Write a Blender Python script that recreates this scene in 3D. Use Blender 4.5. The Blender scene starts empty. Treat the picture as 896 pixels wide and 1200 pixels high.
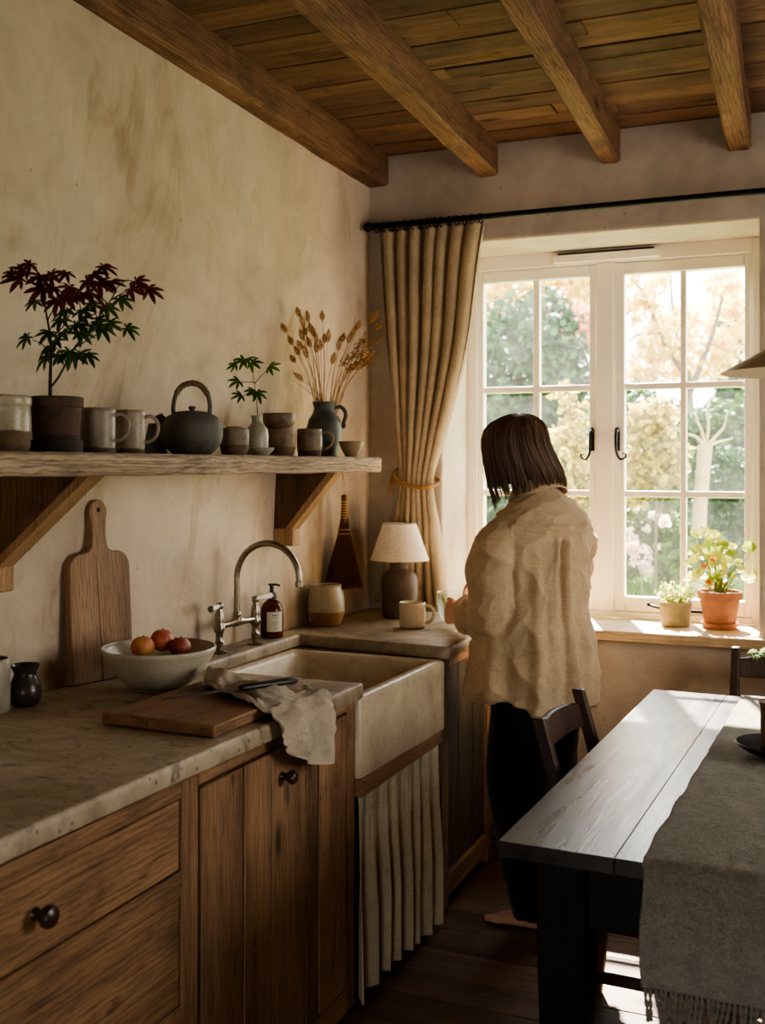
SKY, SUN, SUNDIR, EXPO, LOOK = 7.0, 60.0, (.34, -1.0, -1.12), 0.6, "AgX - Medium High Contrast"
import bpy, bmesh, math, random
from mathutils import Vector, Matrix, noise as mnoise
sc = bpy.context.scene
COL = sc.collection
PI = math.pi
# ------------------------------------------------------------------ camera model (896x1200 frame)
F, HOR, CX, CZ = 1281.0, 545.0, 1.80, 1.49
TH = math.atan(537.0/1281.0)
CS, SN = math.cos(TH), math.sin(TH)
RIGHT = Vector((CS, SN, 0)); FWD = Vector((-SN, CS, 0)); UP = Vector((0, 0, 1))
def ray(px, py):
    r = (px-448.0)/F; u = (HOR-py)/F
    return Vector((r*CS-SN, r*SN+CS, u))
def P(px, py, x=None, y=None, z=None, d=None):
    """world point where the sight line through a photo pixel meets a plane of the room"""
    v = ray(px, py)
    if x is not None: t = (x-CX)/v.x
    elif y is not None: t = y/v.y
    elif z is not None: t = (z-CZ)/v.z
    else: t = d
    return Vector((CX, 0, CZ)) + v*t
def depth(p): return -(p[0]-CX)*SN + p[1]*CS
def R(a): return math.radians(a)
rnd = random.Random(7)
def U(a, b): return rnd.uniform(a, b)
# ------------------------------------------------------------------ mesh builder
class MB:
    def __init__(s): s.v = []; s.f = []; s.mi = []
    def add(s, vs, fs, m=0):
        o = len(s.v); s.v += [tuple(v) for v in vs]
        for f in fs: s.f.append([i+o for i in f]); s.mi.append(m)
    def box(s, a, b, m=0, j=0.0):
        x0, y0, z0 = a; x1, y1, z1 = b
        vs = [(x0,y0,z0),(x1,y0,z0),(x1,y1,z0),(x0,y1,z0),(x0,y0,z1),(x1,y0,z1),(x1,y1,z1),(x0,y1,z1)]
        if j: vs = [tuple(c+U(-j, j) for c in v) for v in vs]
        s.add(vs, [(0,3,2,1),(4,5,6,7),(0,1,5,4),(1,2,6,5),(2,3,7,6),(3,0,4,7)], m)
    def obox(s, c, ax, ay, az, m=0):
        c = Vector(c); ax, ay, az = Vector(ax), Vector(ay), Vector(az)
        vs = [c+ax*i+ay*j+az*k for k in (-1,1) for (i,j) in ((-1,-1),(1,-1),(1,1),(-1,1))]
        s.add(vs, [(0,3,2,1),(4,5,6,7),(0,1,5,4),(1,2,6,5),(2,3,7,6),(3,0,4,7)], m)
    def loft(s, rings, m=0, cap=True, closed=True):
        n = len(rings[0]); vs = [p for r in rings for p in r]; fs = []
        for k in range(len(rings)-1):
            for i in range(n if closed else n-1):
                a = k*n+i; b = k*n+(i+1) % n
                fs.append((a, b, b+n, a+n))
        if cap and closed:
            fs.append(tuple(range(n-1, -1, -1))); fs.append(tuple(range((len(rings)-1)*n, len(rings)*n)))
        s.add(vs, fs, m)
    def lathe(s, prof, seg=40, c=(0,0,0), m=0, wob=0.0):
        rings = []; ring_shut = abs(prof[0][0]-prof[-1][0])+abs(prof[0][1]-prof[-1][1]) < 1e-6
        ph = U(0, 6)
        for (r, z) in prof:
            rr = max(r, 1e-4)
            rings.append([(c[0]+rr*(1+wob*math.sin(2*t+ph+z*9))*math.cos(t), c[1]+rr*(1+wob*math.sin(2*t+ph+z*9))*math.sin(t), c[2]+z) for t in [2*PI*i/seg for i in range(seg)]])
        s.loft(rings, m, cap=not ring_shut)
    def tube(s, pts, rad, seg=10, m=0, cap=True, flat=None):
        pts = [Vector(p) for p in pts]; n = len(pts)
        rs = rad if isinstance(rad, (list, tuple)) else [rad]*n
        t0 = (pts[1]-pts[0]).normalized()
        ref = Vector((0,0,1)) if abs(t0.z) < .9 else Vector((1,0,0))
        u = (ref - t0*ref.dot(t0)).normalized(); rings = []
        for i in range(n):
            t = (pts[min(i+1, n-1)]-pts[max(i-1, 0)]).normalized()
            u = (u - t*u.dot(t))
            u = u.normalized() if u.length > 1e-6 else Vector((1,0,0))
            w = t.cross(u)
            fx, fy = (1, 1) if flat is None else flat
            rings.append([pts[i]+u*(rs[i]*fx*math.cos(a))+w*(rs[i]*fy*math.sin(a)) for a in [2*PI*k/seg for k in range(seg)]])
        s.loft(rings, m, cap)
    def ball(s, c, r, seg=20, rg=12, m=0, sc_=(1,1,1)):
        rings = []
        for k in range(rg+1):
            a = -PI/2+PI*k/rg
            rr = max(math.cos(a), 1e-3)*r
            rings.append([(c[0]+sc_[0]*rr*math.cos(t), c[1]+sc_[1]*rr*math.sin(t), c[2]+sc_[2]*r*math.sin(a)) for t in [2*PI*i/seg for i in range(seg)]])
        s.loft(rings, m)
    def prism(s, poly, a, b, m=0):
        """poly of Vectors extruded from offset a to offset b (vectors)"""
        a, b = Vector(a), Vector(b)
        s.loft([[Vector(p)+a for p in poly], [Vector(p)+b for p in poly]], m)
    def grid(s, rows, m=0):
        n = len(rows[0]); s.add([p for r in rows for p in r], [(k*n+i, k*n+i+1, (k+1)*n+i+1, (k+1)*n+i) for k in range(len(rows)-1) for i in range(n-1)], m)
    def mesh(s, name, mats, smooth=True, ang=40):
        me = bpy.data.meshes.new(name); me.from_pydata(s.v, [], s.f)
        for mm in (mats if isinstance(mats, (list, tuple)) else [mats]): me.materials.append(mm)
        me.polygons.foreach_set('material_index', s.mi)
        bm = bmesh.new(); bm.from_mesh(me); bmesh.ops.recalc_face_normals(bm, faces=bm.faces); bm.to_mesh(me); bm.free()
        if smooth:
            me.polygons.foreach_set('use_smooth', [True]*len(me.polygons))
            me.set_sharp_from_angle(angle=R(ang))
        me.update(); return me
    def build(s, name, mats, parent=None, smooth=True, ang=40, bevel=0, seg=2, loc=None, sub=0, solid=0, rotz=None):
        o = bpy.data.objects.new(name, s.mesh(name, mats, smooth, ang)); COL.objects.link(o)
        if parent is not None: o.parent = parent
        if loc is not None: o.location = loc
        if rotz is not None: o.rotation_euler.z = rotz
        if solid:
            md = o.modifiers.new('solid', 'SOLIDIFY'); md.thickness = solid; md.offset = 0
        if bevel:
            md = o.modifiers.new('bevel', 'BEVEL'); md.width = bevel; md.segments = seg; md.limit_method = 'ANGLE'; md.angle_limit = R(35); md.harden_normals = False
        if sub:
            md = o.modifiers.new('sub', 'SUBSURF'); md.levels = sub; md.render_levels = sub
        return o
def tag(o, label=None, cat=None, group=None, kind=None):
    if label: o['label'] = label
    if cat: o['category'] = cat
    if group: o['group'] = group
    if kind: o['kind'] = kind
    return o
def thing(name, label, cat, loc=(0,0,0), rotz=0, group=None):
    o = bpy.data.objects.new(name, None); COL.objects.link(o); o.empty_display_size = .05
    o.location = loc; o.rotation_euler = (0, 0, rotz)
    return tag(o, label, cat, group)
def copy_tree(o, parent=None):
    c = o.copy(); COL.objects.link(c)
    if parent is not None: c.parent = parent
    for ch in list(o.children): copy_tree(ch, c)
    return c
def spline(pts, n):
    """Catmull-Rom through points, n samples"""
    pts = [Vector(p) for p in pts]; out = []; m = len(pts)-1
    for i in range(n):
        t = i/(n-1)*m; k = min(int(t), m-1); f = t-k
        p0, p1, p2, p3 = pts[max(k-1,0)], pts[k], pts[k+1], pts[min(k+2, m)]
        out.append(.5*((2*p1)+(p2-p0)*f+(2*p0-5*p1+4*p2-p3)*f*f+(3*p1-p0-3*p2+p3)*f**3))
    return out
def lerp(a, b, t): return a+(b-a)*t
def interp(tab, x):
    if x <= tab[0][0]: return tab[0][1]
    for (a, va), (b, vb) in zip(tab, tab[1:]):
        if x <= b:
            t = (x-a)/(b-a); t = t*t*(3-2*t); return va+(vb-va)*t
    return tab[-1][1]
# ------------------------------------------------------------------ materials
def lin(c):
    return tuple(((v/255.0)/12.92 if v/255.0 <= .04045 else ((v/255.0+.055)/1.055)**2.4) for v in c)+(1,)
class NT:
    def __init__(s, name):
        s.m = bpy.data.materials.new(name); s.m.use_nodes = True; s.t = s.m.node_tree
        s.b = s.t.nodes['Principled BSDF']; s.out = s.t.nodes['Material Output']
    def n(s, typ, **kw):
        nd = s.t.nodes.new('ShaderNode'+typ)
        for k, v in kw.items():
            if k in nd.inputs: s.put(nd.inputs[k], v)
            else: setattr(nd, k, v)
        return nd
    def put(s, inp, v):
        if isinstance(v, bpy.types.NodeSocket): s.t.links.new(v, inp)
        elif isinstance(v, bpy.types.Node): s.t.links.new(v.outputs[0], inp)
        else: inp.default_value = v
    def set(s, **kw):
        for k, v in kw.items(): s.put(s.b.inputs[k.replace('_', ' ')], v)
    def coords(s, scale=(1,1,1), rand=True, rot=(0,0,0)):
        tc = s.n('TexCoord'); vec = tc.outputs['Object']
        if rand:
            oi = s.n('ObjectInfo'); mu = s.n('Math', operation='MULTIPLY'); s.put(mu.inputs[0], oi.outputs['Random']); mu.inputs[1].default_value = 37.0
            ad = s.n('VectorMath', operation='ADD'); s.put(ad.inputs[0], vec); s.put(ad.inputs[1], mu.outputs[0]); vec = ad.outputs[0]
        mp = s.n('Mapping'); s.put(mp.inputs['Vector'], vec); mp.inputs['Scale'].default_value = scale; mp.inputs['Rotation'].default_value = rot
        return mp.outputs[0]
    def noise(s, vec, scale, detail=4, rough=.55, dist=0.0):
        nd = s.n('TexNoise'); s.put(nd.inputs['Vector'], vec); nd.inputs['Scale'].default_value = scale
        nd.inputs['Detail'].default_value = detail; nd.inputs['Roughness'].default_value = rough; nd.inputs['Distortion'].default_value = dist
        return nd.outputs[0]
    def ramp(s, fac, stops, interp_='LINEAR'):
        nd = s.n('ValToRGB'); s.put(nd.inputs[0], fac); cr = nd.color_ramp; cr.interpolation = interp_
        while len(cr.elements) < len(stops): cr.elements.new(.5)
        for e, (p, c) in zip(cr.elements, stops): e.position = p; e.color = c if len(c) == 4 else tuple(c)+(1,)
        return nd.outputs[0]
    def mix(s, fac, a, b, mode='MIX'):
        nd = s.n('Mix', data_type='RGBA', blend_type=mode)
        s.put(nd.inputs[0], fac); s.put(nd.inputs[6], a); s.put(nd.inputs[7], b); return nd.outputs[2]
    def math(s, op, a, b=0.0, clamp=False):
        nd = s.n('Math', operation=op); nd.use_clamp = clamp; s.put(nd.inputs[0], a); s.put(nd.inputs[1], b); return nd.outputs[0]
    def bump(s, h, strength=.3, dist=.01, prev=None):
        nd = s.n('Bump'); s.put(nd.inputs['Height'], h); nd.inputs['Strength'].default_value = strength; nd.inputs['Distance'].default_value = dist
        if prev is not None: s.put(nd.inputs['Normal'], prev)
        return nd.outputs[0]
def g(v): return (v, v, v, 1)
def wood(name, dark, mid, light, axis='x', rough=.6, knots=True, island=.35, grain=.35, sc_=1.0, spec=.35, bump=.4, ring=34.0):
    t = NT(name); pick = lambda al, ac: {'x': (al,ac,ac), 'y': (ac,al,ac), 'z': (ac,ac,al)}[axis]
    geo = t.n('NewGeometry'); isl = geo.outputs['Random Per Island']
    off = t.n('VectorMath', operation='SCALE'); off.inputs[0].default_value = (7.3, 3.1, 5.7); t.put(off.inputs['Scale'], isl)
    def vec(sc):
        c = t.coords(sc); a = t.n('VectorMath', operation='ADD'); t.put(a.inputs[0], c); t.put(a.inputs[1], off.outputs[0]); return a.outputs[0]
    n1 = t.noise(vec(pick(1.6*sc_, 15*sc_)), 1.0, 4, .55, .5)                    # tone along the board
    n2 = t.noise(vec(pick(7, 300)), 1.0, 3, .6, .1)                              # pores
    n3 = t.noise(vec((1.9, 1.9, 1.9)), 1.6, 6, .65, .4)                          # stains
    n5 = t.noise(vec(pick(3, 22)), 1.0, 8, .7, .6)
    wv = t.n('TexWave', wave_type='RINGS', rings_direction=axis.upper(), wave_profile='SAW'); t.put(wv.inputs['Vector'], vec(pick(.35, 1.0)))
    wv.inputs['Scale'].default_value = ring; wv.inputs['Distortion'].default_value = 7.0; wv.inputs['Detail'].default_value = 3; wv.inputs['Detail Scale'].default_value = .9; wv.inputs['Detail Roughness'].default_value = .6
    base = t.ramp(n1, [(.25, lin(dark)), (.47, lin(mid)), (.75, lin(light))])
    base = t.mix(.45, base, lin(mid))
    gr = t.ramp(n2, [(.32, g(1-grain*1.3)), (.5, g(1)), (.8, g(1+grain*.2))])
    c = t.mix(1.0, base, gr, 'MULTIPLY')
    c = t.mix(1.0, c, t.ramp(wv.outputs['Fac'], [(.0, g(1.08)), (.55, g(1)), (.93, g(1-grain*.8)), (1, g(1))]), 'MULTIPLY')
    c = t.mix(.85, c, t.ramp(n3, [(.30, g(.38)), (.47, g(.95)), (.8, g(1.12))]), 'MULTIPLY')
    c = t.mix(.7, c, t.ramp(n5, [(.33, g(.28)), (.40, g(1))]), 'MULTIPLY')
    h = t.math('ADD', t.math('MULTIPLY', n5, .5), t.math('ADD', t.math('MULTIPLY', n2, .35), t.math('MULTIPLY', wv.outputs['Fac'], -.12)))
    if knots:
        vo = t.n('TexVoronoi'); t.put(vo.inputs['Vector'], vec(pick(3, 8))); vo.inputs['Scale'].default_value = .8
        c = t.mix(.85, c, t.ramp(vo.outputs['Distance'], [(.04, g(.1)), (.10, g(.6)), (.17, g(1))]), 'MULTIPLY')
        h = t.math('MULTIPLY', h, t.ramp(vo.outputs['Distance'], [(.03, g(.3)), (.09, g(1))]))
    iv = t.n('MapRange'); t.put(iv.inputs[0], isl); iv.inputs[3].default_value = 1-island; iv.inputs[4].default_value = 1+island*.4
    hs = t.n('HueSaturation'); t.put(hs.inputs['Value'], iv.outputs[0]); t.put(hs.inputs['Color'], c)
    t.set(Base_Color=hs.outputs[0], Roughness=t.ramp(n5, [(.3, g(min(1, rough*1.45))), (.6, g(rough))]), Normal=t.bump(h, bump, .006))
    t.b.inputs['Specular IOR Level'].default_value = spec
    return t.m
def plaster(name, a, b, c_, bump=.35, run=.6):
    t = NT(name); v = t.coords((1,1,1), rand=False)
    n1 = t.noise(v, 1.1, 8, .65, .6); n2 = t.noise(v, 5.5, 6, .6, .8); n3 = t.noise(v, 60, 4, .6)
    v2 = t.coords((2.2, 2.2, .7), rand=False); n4 = t.noise(v2, 2.4, 6, .65, 1.5)
    col = t.ramp(n1, [(.30, lin(a)), (.52, lin(b)), (.72, lin(c_))])
    col = t.mix(.55, col, t.ramp(n2, [(.33, g(.72)), (.55, g(1)), (.8, g(1.1))]), 'MULTIPLY')
    col = t.mix(run, col, t.ramp(n4, [(.34, (.74,.66,.56,1)), (.46, g(1)), (1, g(1.02))]), 'MULTIPLY')
    vo = t.n('TexVoronoi'); t.put(vo.inputs['Vector'], v); vo.inputs['Scale'].default_value = 9
    col = t.mix(.5, col, t.ramp(vo.outputs['Distance'], [(.03, g(.35)), (.055, g(1))]), 'MULTIPLY')
    h = t.math('ADD', t.math('MULTIPLY', n2, 1.0), t.math('MULTIPLY', n3, .12))
    t.set(Base_Color=col, Roughness=.92, Normal=t.bump(t.math('ADD', h, t.math('MULTIPLY', n1, 1.2)), bump, .03))
    t.b.inputs['Specular IOR Level'].default_value = .15
    return t.m
def stone(name, a, b, c_):
    t = NT(name); v = t.coords((1,1,1), rand=False)
    n1 = t.noise(v, 2.3, 9, .65, .8); n2 = t.noise(v, 16, 8, .7, 1.0); n3 = t.noise(t.coords((1,2.5,2), rand=False), 5, 8, .7, 1.6); n4 = t.noise(v, 140, 3, .6)
    col = t.ramp(n1, [(.30, lin(a)), (.5, lin(b)), (.7, lin(c_))])
    col = t.mix(.75, col, t.ramp(n2, [(.3, g(.5)), (.5, g(1)), (.75, g(1.15))]), 'MULTIPLY')
    col = t.mix(.8, col, t.ramp(n3, [(.36, g(.32)), (.43, g(1))]), 'MULTIPLY')
    vo = t.n('TexVoronoi'); t.put(vo.inputs['Vector'], t.coords((1,1,1), rand=False)); vo.inputs['Scale'].default_value = 38
    pit = t.ramp(vo.outputs['Distance'], [(.10, g(.2)), (.2, g(1))])
    pm = t.ramp(n1, [(.42, g(0)), (.55, g(1))])
    col = t.mix(t.math('MULTIPLY', pm, .8), col, t.mix(1, col, pit, 'MULTIPLY'))
    h = t.math('ADD', t.math('MULTIPLY', n2, .5), t.math('ADD', t.math('MULTIPLY', n3, .6), t.math('MULTIPLY', n4, .15)))
    t.set(Base_Color=col, Roughness=t.ramp(n2, [(.3, g(.55)), (.7, g(.38))]), Normal=t.bump(h, .5, .008))
    return t.m
def fabric(name, base, var=.12, scale=420, bump=.35, trans=0.0, rough=.95, soft=9.0):
    t = NT(name); v = t.coords((1,1,1))
    n0 = t.noise(v, soft, 5, .6); wa = t.noise(t.coords((scale*.12, scale*.12, scale)), 1, 2, .5); wb = t.noise(t.coords((scale, scale, scale*.12)), 1, 2, .5)
    w = t.math('ADD', wa, wb)
    bc = lin(base)
    col = t.ramp(n0, [(.3, tuple(x*(1-var*1.6) for x in bc[:3])), (.7, tuple(x*(1+var) for x in bc[:3]))])
    col = t.mix(.5, col, t.ramp(w, [(.7, g(.62)), (1.0, g(1.0)), (1.3, g(1.15))]), 'MULTIPLY')
    t.set(Base_Color=col, Roughness=rough, Normal=t.bump(t.math('ADD', w, t.math('MULTIPLY', n0, .12)), bump, .004))
    t.b.inputs['Specular IOR Level'].default_value = .1
    t.b.inputs['Sheen Weight'].default_value = .15
    if trans:
        tr = t.n('BsdfTranslucent'); t.put(tr.inputs[0], col); mx = t.n('MixShader'); mx.inputs[0].default_value = trans
        t.put(mx.inputs[1], t.b.outputs[0]); t.put(mx.inputs[2], tr.outputs[0]); t.put(t.out.inputs[0], mx.outputs[0])
    return t.m
def ceramic(name, top, low=None, split=.5, rough=.4, speck=.5, var=.14, bump=.2, band=.012):
    """glazed stoneware; split is the height of the glaze line above the foot (metres)"""
    t = NT(name); v = t.coords((1,1,1))
    n1 = t.noise(v, 18, 5, .6); n2 = t.noise(v, 260, 2, .5); n3 = t.noise(t.coords((3,3,70)), 1, 3, .5)
    def shade(c):
        bc = lin(c)[:3]; return t.ramp(n1, [(.3, tuple(x*(1-2.2*var) for x in bc)), (.5, bc), (.75, tuple(x*(1+var) for x in bc))])
    col = shade(top)
    if low is not None:
        tc = t.n('TexCoord'); sx = t.n('SeparateXYZ'); t.put(sx.inputs[0], tc.outputs['Object'])
        z = t.math('ADD', sx.outputs[2], t.math('MULTIPLY', t.math('SUBTRACT', n1, .5), band))
        mr = t.n('MapRange'); t.put(mr.inputs[0], z); mr.inputs[1].default_value = split-.001; mr.inputs[2].default_value = split+.001
        col = t.mix(mr.outputs[0], shade(low), col)
        t.set(Roughness=t.ramp(mr.outputs[0], [(0, g(.8)), (1, g(rough))]))
    else: t.set(Roughness=rough)
    col = t.mix(speck, col, t.ramp(n2, [(.33, g(.35)), (.42, g(1))]), 'MULTIPLY')
    t.set(Base_Color=col, Normal=t.bump(t.math('ADD', n3, n1), bump, .003))
    return t.m
def plain(name, c, rough=.5, metal=0.0, var=.1, scale=30, bump=.1, spec=.5):
    t = NT(name); n = t.noise(t.coords(), scale, 5, .6); bc = lin(c)[:3]
    t.set(Base_Color=t.ramp(n, [(.3, tuple(x*(1-var*1.5) for x in bc)), (.7, tuple(x*(1+var) for x in bc))]), Roughness=rough, Metallic=metal, Normal=t.bump(n, bump, .003))
    t.b.inputs['Specular IOR Level'].default_value = spec
    return t.m
def leafmat(name, a, b, trans=.45, rough=.5, island=True):
    t = NT(name); geo = t.n('NewGeometry'); f = geo.outputs['Random Per Island'] if island else t.noise(t.coords(), 20, 3)
    col = t.ramp(f, [(0, lin(a)), (1, lin(b))])
    t.set(Base_Color=col, Roughness=rough); t.b.inputs['Specular IOR Level'].default_value = .12
    tr = t.n('BsdfTranslucent'); t.put(tr.inputs[0], col); mx = t.n('MixShader'); mx.inputs[0].default_value = trans
    t.put(mx.inputs[1], t.b.outputs[0]); t.put(mx.inputs[2], tr.outputs[0]); t.put(t.out.inputs[0], mx.outputs[0])
    return t.m
def glassmat(name, tint=(1,1,1,1), gloss=1.0, rough=.02, haze=0.0):
    t = NT(name); tr = t.n('BsdfTransparent'); tr.inputs[0].default_value = tint; gl = t.n('BsdfGlossy'); gl.inputs['Roughness'].default_value = rough
    fr = t.n('Fresnel'); fr.inputs[0].default_value = 1.45
    nz = t.noise(t.coords(), 6, 4, .6)
    mx = t.n('MixShader'); t.put(mx.inputs[0], t.math('MINIMUM', t.math('MULTIPLY', fr.outputs[0], gloss), .6)); t.put(mx.inputs[1], tr.outputs[0]); t.put(mx.inputs[2], gl.outputs[0])
    last = mx
    if haze:
        df = t.n('BsdfTranslucent'); df.inputs[0].default_value = (1, .97, .9, 1)
        m2 = t.n('MixShader'); t.put(m2.inputs[0], t.math('MULTIPLY', t.ramp(nz, [(.35, g(.3)), (.7, g(1))]), haze)); t.put(m2.inputs[1], mx.outputs[0]); t.put(m2.inputs[2], df.outputs[0]); last = m2
    t.put(t.out.inputs[0], last.outputs[0]); return t.m
M = {}
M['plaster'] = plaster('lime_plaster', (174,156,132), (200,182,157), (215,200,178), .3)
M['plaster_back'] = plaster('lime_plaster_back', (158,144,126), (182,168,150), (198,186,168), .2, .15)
M['beam'] = wood('beam_oak', (68,48,34), (128,94,66), (164,126,92), 'y', .75, True, .1, .45)
M['ceil'] = wood('ceiling_boards', (58,42,30), (114,84,60), (146,112,81), 'x', .75, True, .4, .3)
M['floor'] = wood('floor_boards', (58,41,28), (106,78,53), (140,106,74), 'x', .42, True, .3, .3)
M['oak_y'] = wood('reclaimed_oak_rail', (74,52,34), (152,114,77), (188,147,104), 'y', .6, True, .25, .4)
M['oak_z'] = wood('reclaimed_oak_plank', (72,51,33), (144,108,74), (180,141,100), 'z', .6, True, .3, .4)
M['oak_dark'] = wood('dark_panel_oak', (44,36,27), (80,67,51), (106,90,69), 'z', .5, True, .3, .35)
M['shelf'] = wood('weathered_shelf', (104,84,64), (182,158,130), (216,196,170), 'y', .8, True, .1, .5, bump=.8)
M['brace'] = wood('pale_lit_oak', (120,88,58), (172,134,94), (198,160,118), 'z', .65, True, .2, .3)  # window light put into the brace colour; the foot block is paler wood
M['bracket'] = wood('bracket_oak', (60,40,24), (112,78,48), (142,104,66), 'z', .65, True, .2, .35)
M['board'] = wood('chopping_board', (84,62,44), (150,116,84), (182,148,112), 'z', .55, True, .1, .3)
M['board_y'] = wood('flat_chopping_board', (84,60,40), (152,114,80), (184,146,106), 'y', .5, True, .1, .3)
M['table'] = wood('dark_table_top', (22,17,13), (38,30,25), (54,45,38), 'y', .27, True, .2, .2, spec=.6, bump=.2)
M['tleg'] = wood('dark_table_leg', (11,8,6), (23,16,11), (34,24,17), 'z', .5, False, .2, .3, spec=.2)
M['chair'] = wood('dark_chair', (34,21,13), (66,43,28), (98,68,45), 'z', .42, False, .15, .25, spec=.4)
M['sillwood'] = wood('sill_wood', (164,128,90), (206,174,132), (228,202,166), 'x', .5, False, .1, .25)
M['knob'] = plain('wooden_knob', (58,36,24), .3, 0, .2, 40)
M['stone'] = stone('worktop_stone', (112,97,75), (166,148,120), (194,176,148))
t_ = NT('fireclay'); v_ = t_.coords((1,1,1), rand=False); k1 = t_.noise(v_, 5, 8, .65, .5); k2 = t_.noise(v_, 34, 6, .7); k3 = t_.noise(v_, 120, 3)
c_ = t_.ramp(k1, [(.3, lin((158,138,108))), (.55, lin((190,172,142))), (.75, lin((204,188,160)))]); c_ = t_.mix(.5, c_, t_.ramp(k2, [(.34, g(.62)), (.45, g(1))]), 'MULTIPLY'); c_ = t_.mix(.5, c_, t_.ramp(k3, [(.32, g(.5)), (.38, g(1))]), 'MULTIPLY')
t_.set(Base_Color=c_, Roughness=t_.ramp(k2, [(.3, g(.5)), (.7, g(.3))]), Normal=t_.bump(k2, .12, .004)); M['sink'] = t_.m
M['paint'] = plain('cream_paint', (238,230,214), .45, 0, .03, 12, .05)
M['nickel'] = plain('aged_nickel', (150,140,122), .3, 1.0, .15, 60, .08)
M['iron'] = plain('black_iron', (22,19,17), .5, .6, .2, 60, .15)
M['porcelain'] = plain('white_porcelain', (236,226,206), .2, 0, .03)
M['linen'] = fabric('curtain_linen', (186,166,136), .1, 420, .3, .22)
M['linen_dk'] = fabric('skirt_linen', (196,180,150), .12, 420, .35, .1)
M['shirt'] = fabric('shirt_linen', (200,174,138), .1, 500, .3, .15)
M['trouser'] = fabric('dark_trousers', (20,19,22), .1, 500, .2)
M['towel'] = fabric('towel_linen', (182,166,142), .12, 520, .4)
t_ = NT('wool_runner'); k1 = t_.noise(t_.coords((1,1,1)), 26, 6, .7, .6); k2 = t_.noise(t_.coords((1,1,1)), 220, 4, .7); k3 = t_.noise(t_.coords((40,90,90)), 1, 6, .7, 1.0)
c_ = t_.ramp(k1, [(.3, lin((146,137,119))), (.55, lin((170,161,142))), (.75, lin((184,176,158)))]); c_ = t_.mix(.6, c_, t_.ramp(k2, [(.36, g(.4)), (.6, g(1.1))]), 'MULTIPLY')
t_.set(Base_Color=c_, Roughness=.98, Normal=t_.bump(t_.math('ADD', k3, t_.math('MULTIPLY', k2, .8)), 1.0, .012)); t_.b.inputs['Specular IOR Level'].default_value = .05; t_.b.inputs['Sheen Weight'].default_value = .3; M['runner'] = t_.m
M['skin'] = plain('skin', (208,156,130), .5, 0, .06, 25, .05, .35)
M['glass'] = glassmat('window_glass', (1,1,1,1), gloss=.35, haze=.022)
M['clear'] = glassmat('clear_glass', (.93,.97,.95,1))
# ================================================================== ROOM SHELL
YB, ZC = 4.15, 2.76
def xw(y, z):
    t = (YB-y)/1.75
    return t*interp([(1.1, -.125), (2.64, .05)], z)
def struct(o): return tag(o, kind='structure')
# left wall, old lime plaster that is not quite plumb
mb = MB(); rows = []
ys = [-1.3+5.47*i/110 for i in range(111)]; zs = [2.8*k/60 for k in range(61)]
for z in zs:
    rows.append([(xw(y, z)+.006*mnoise.noise(Vector((y*1.7, z*1.7, 3)))+.003*mnoise.noise(Vector((y*6, z*6, 9))), y, z) for y in ys])
mb.grid(rows)
struct(mb.build('wall_left', M['plaster']))
# back wall with the deep window opening
WX0, WX1, WZ0, WZ1, YW = .318, 1.528, .83, 2.376, 4.50
mb = MB(); T = .50
gx_, gz_ = [-.4, WX0, WX1, 3.6], [-.05, WZ0, WZ1, 2.9]
vs = [(x, y_, z) for y_ in (YB, YB+T) for z in gz_ for x in gx_]
I_ = lambda q, k, i: q*16+k*4+i
fs = []
for q in (0, 1):
    for k in range(3):
        for i in range(3):
            if (k, i) != (1, 1): fs.append((I_(q,k,i), I_(q,k,i+1), I_(q,k+1,i+1), I_(q,k+1,i)))
for (a_, b_) in (((1,1),(1,2)), ((1,2),(2,2)), ((2,2),(2,1)), ((2,1),(1,1))): fs.append((I_(0,*a_), I_(0,*b_), I_(1,*b_), I_(1,*a_)))
for k in range(3): fs.append((I_(0,k,0), I_(0,k+1,0), I_(1,k+1,0), I_(1,k,0))); fs.append((I_(0,k,3), I_(0,k+1,3), I_(1,k+1,3), I_(1,k,3)))
for i in range(3): fs.append((I_(0,0,i), I_(0,0,i+1), I_(1,0,i+1), I_(1,0,i))); fs.append((I_(0,3,i), I_(0,3,i+1), I_(1,3,i+1), I_(1,3,i)))
mb.add(vs, fs)
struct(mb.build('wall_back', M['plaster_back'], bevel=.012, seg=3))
# right wall with an opening behind the camera's side, wall behind the camera
mb = MB(); X1 = 3.3
RW = (2.1, 3.3, .95, 2.1)  # unseen side opening, added to let fill light into the room
FW = (1.3, 2.1, .15, 1.45)  # unseen rear opening, added so fill light reaches sink skirt and cabinets
mb.box((X1, -1.4, -.05), (X1+.3, RW[0], 2.9)); mb.box((X1, RW[1], -.05), (X1+.3, YB+.1, 2.9)); mb.box((X1, RW[0], -.05), (X1+.3, RW[1], RW[2])); mb.box((X1, RW[0], RW[3]), (X1+.3, RW[1], 2.9))
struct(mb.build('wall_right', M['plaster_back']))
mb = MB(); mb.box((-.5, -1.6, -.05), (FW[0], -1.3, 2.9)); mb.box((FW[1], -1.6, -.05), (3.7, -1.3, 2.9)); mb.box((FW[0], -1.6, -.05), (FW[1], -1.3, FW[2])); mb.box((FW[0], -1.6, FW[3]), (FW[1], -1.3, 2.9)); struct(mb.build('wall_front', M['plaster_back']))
mb = MB(); y = -1.3; k = 0
while y < YB:
    w = U(.13, .19); x = -.3
    while x < 3.3:
        L = U(1.4, 2.6); mb.box((x+.001, y+.0012, -.03), (min(x+L, 3.35)-.001, min(y+w, YB+.02)-.0012, U(-.001, .001))); x += L
    y += w
mb.box((-.4, -1.4, -.06), (3.4, YB+.1, -.012))
struct(mb.build('floor', M['floor'], smooth=False, bevel=.0015, seg=1))
mb = MB(); y = -1.3
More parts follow.
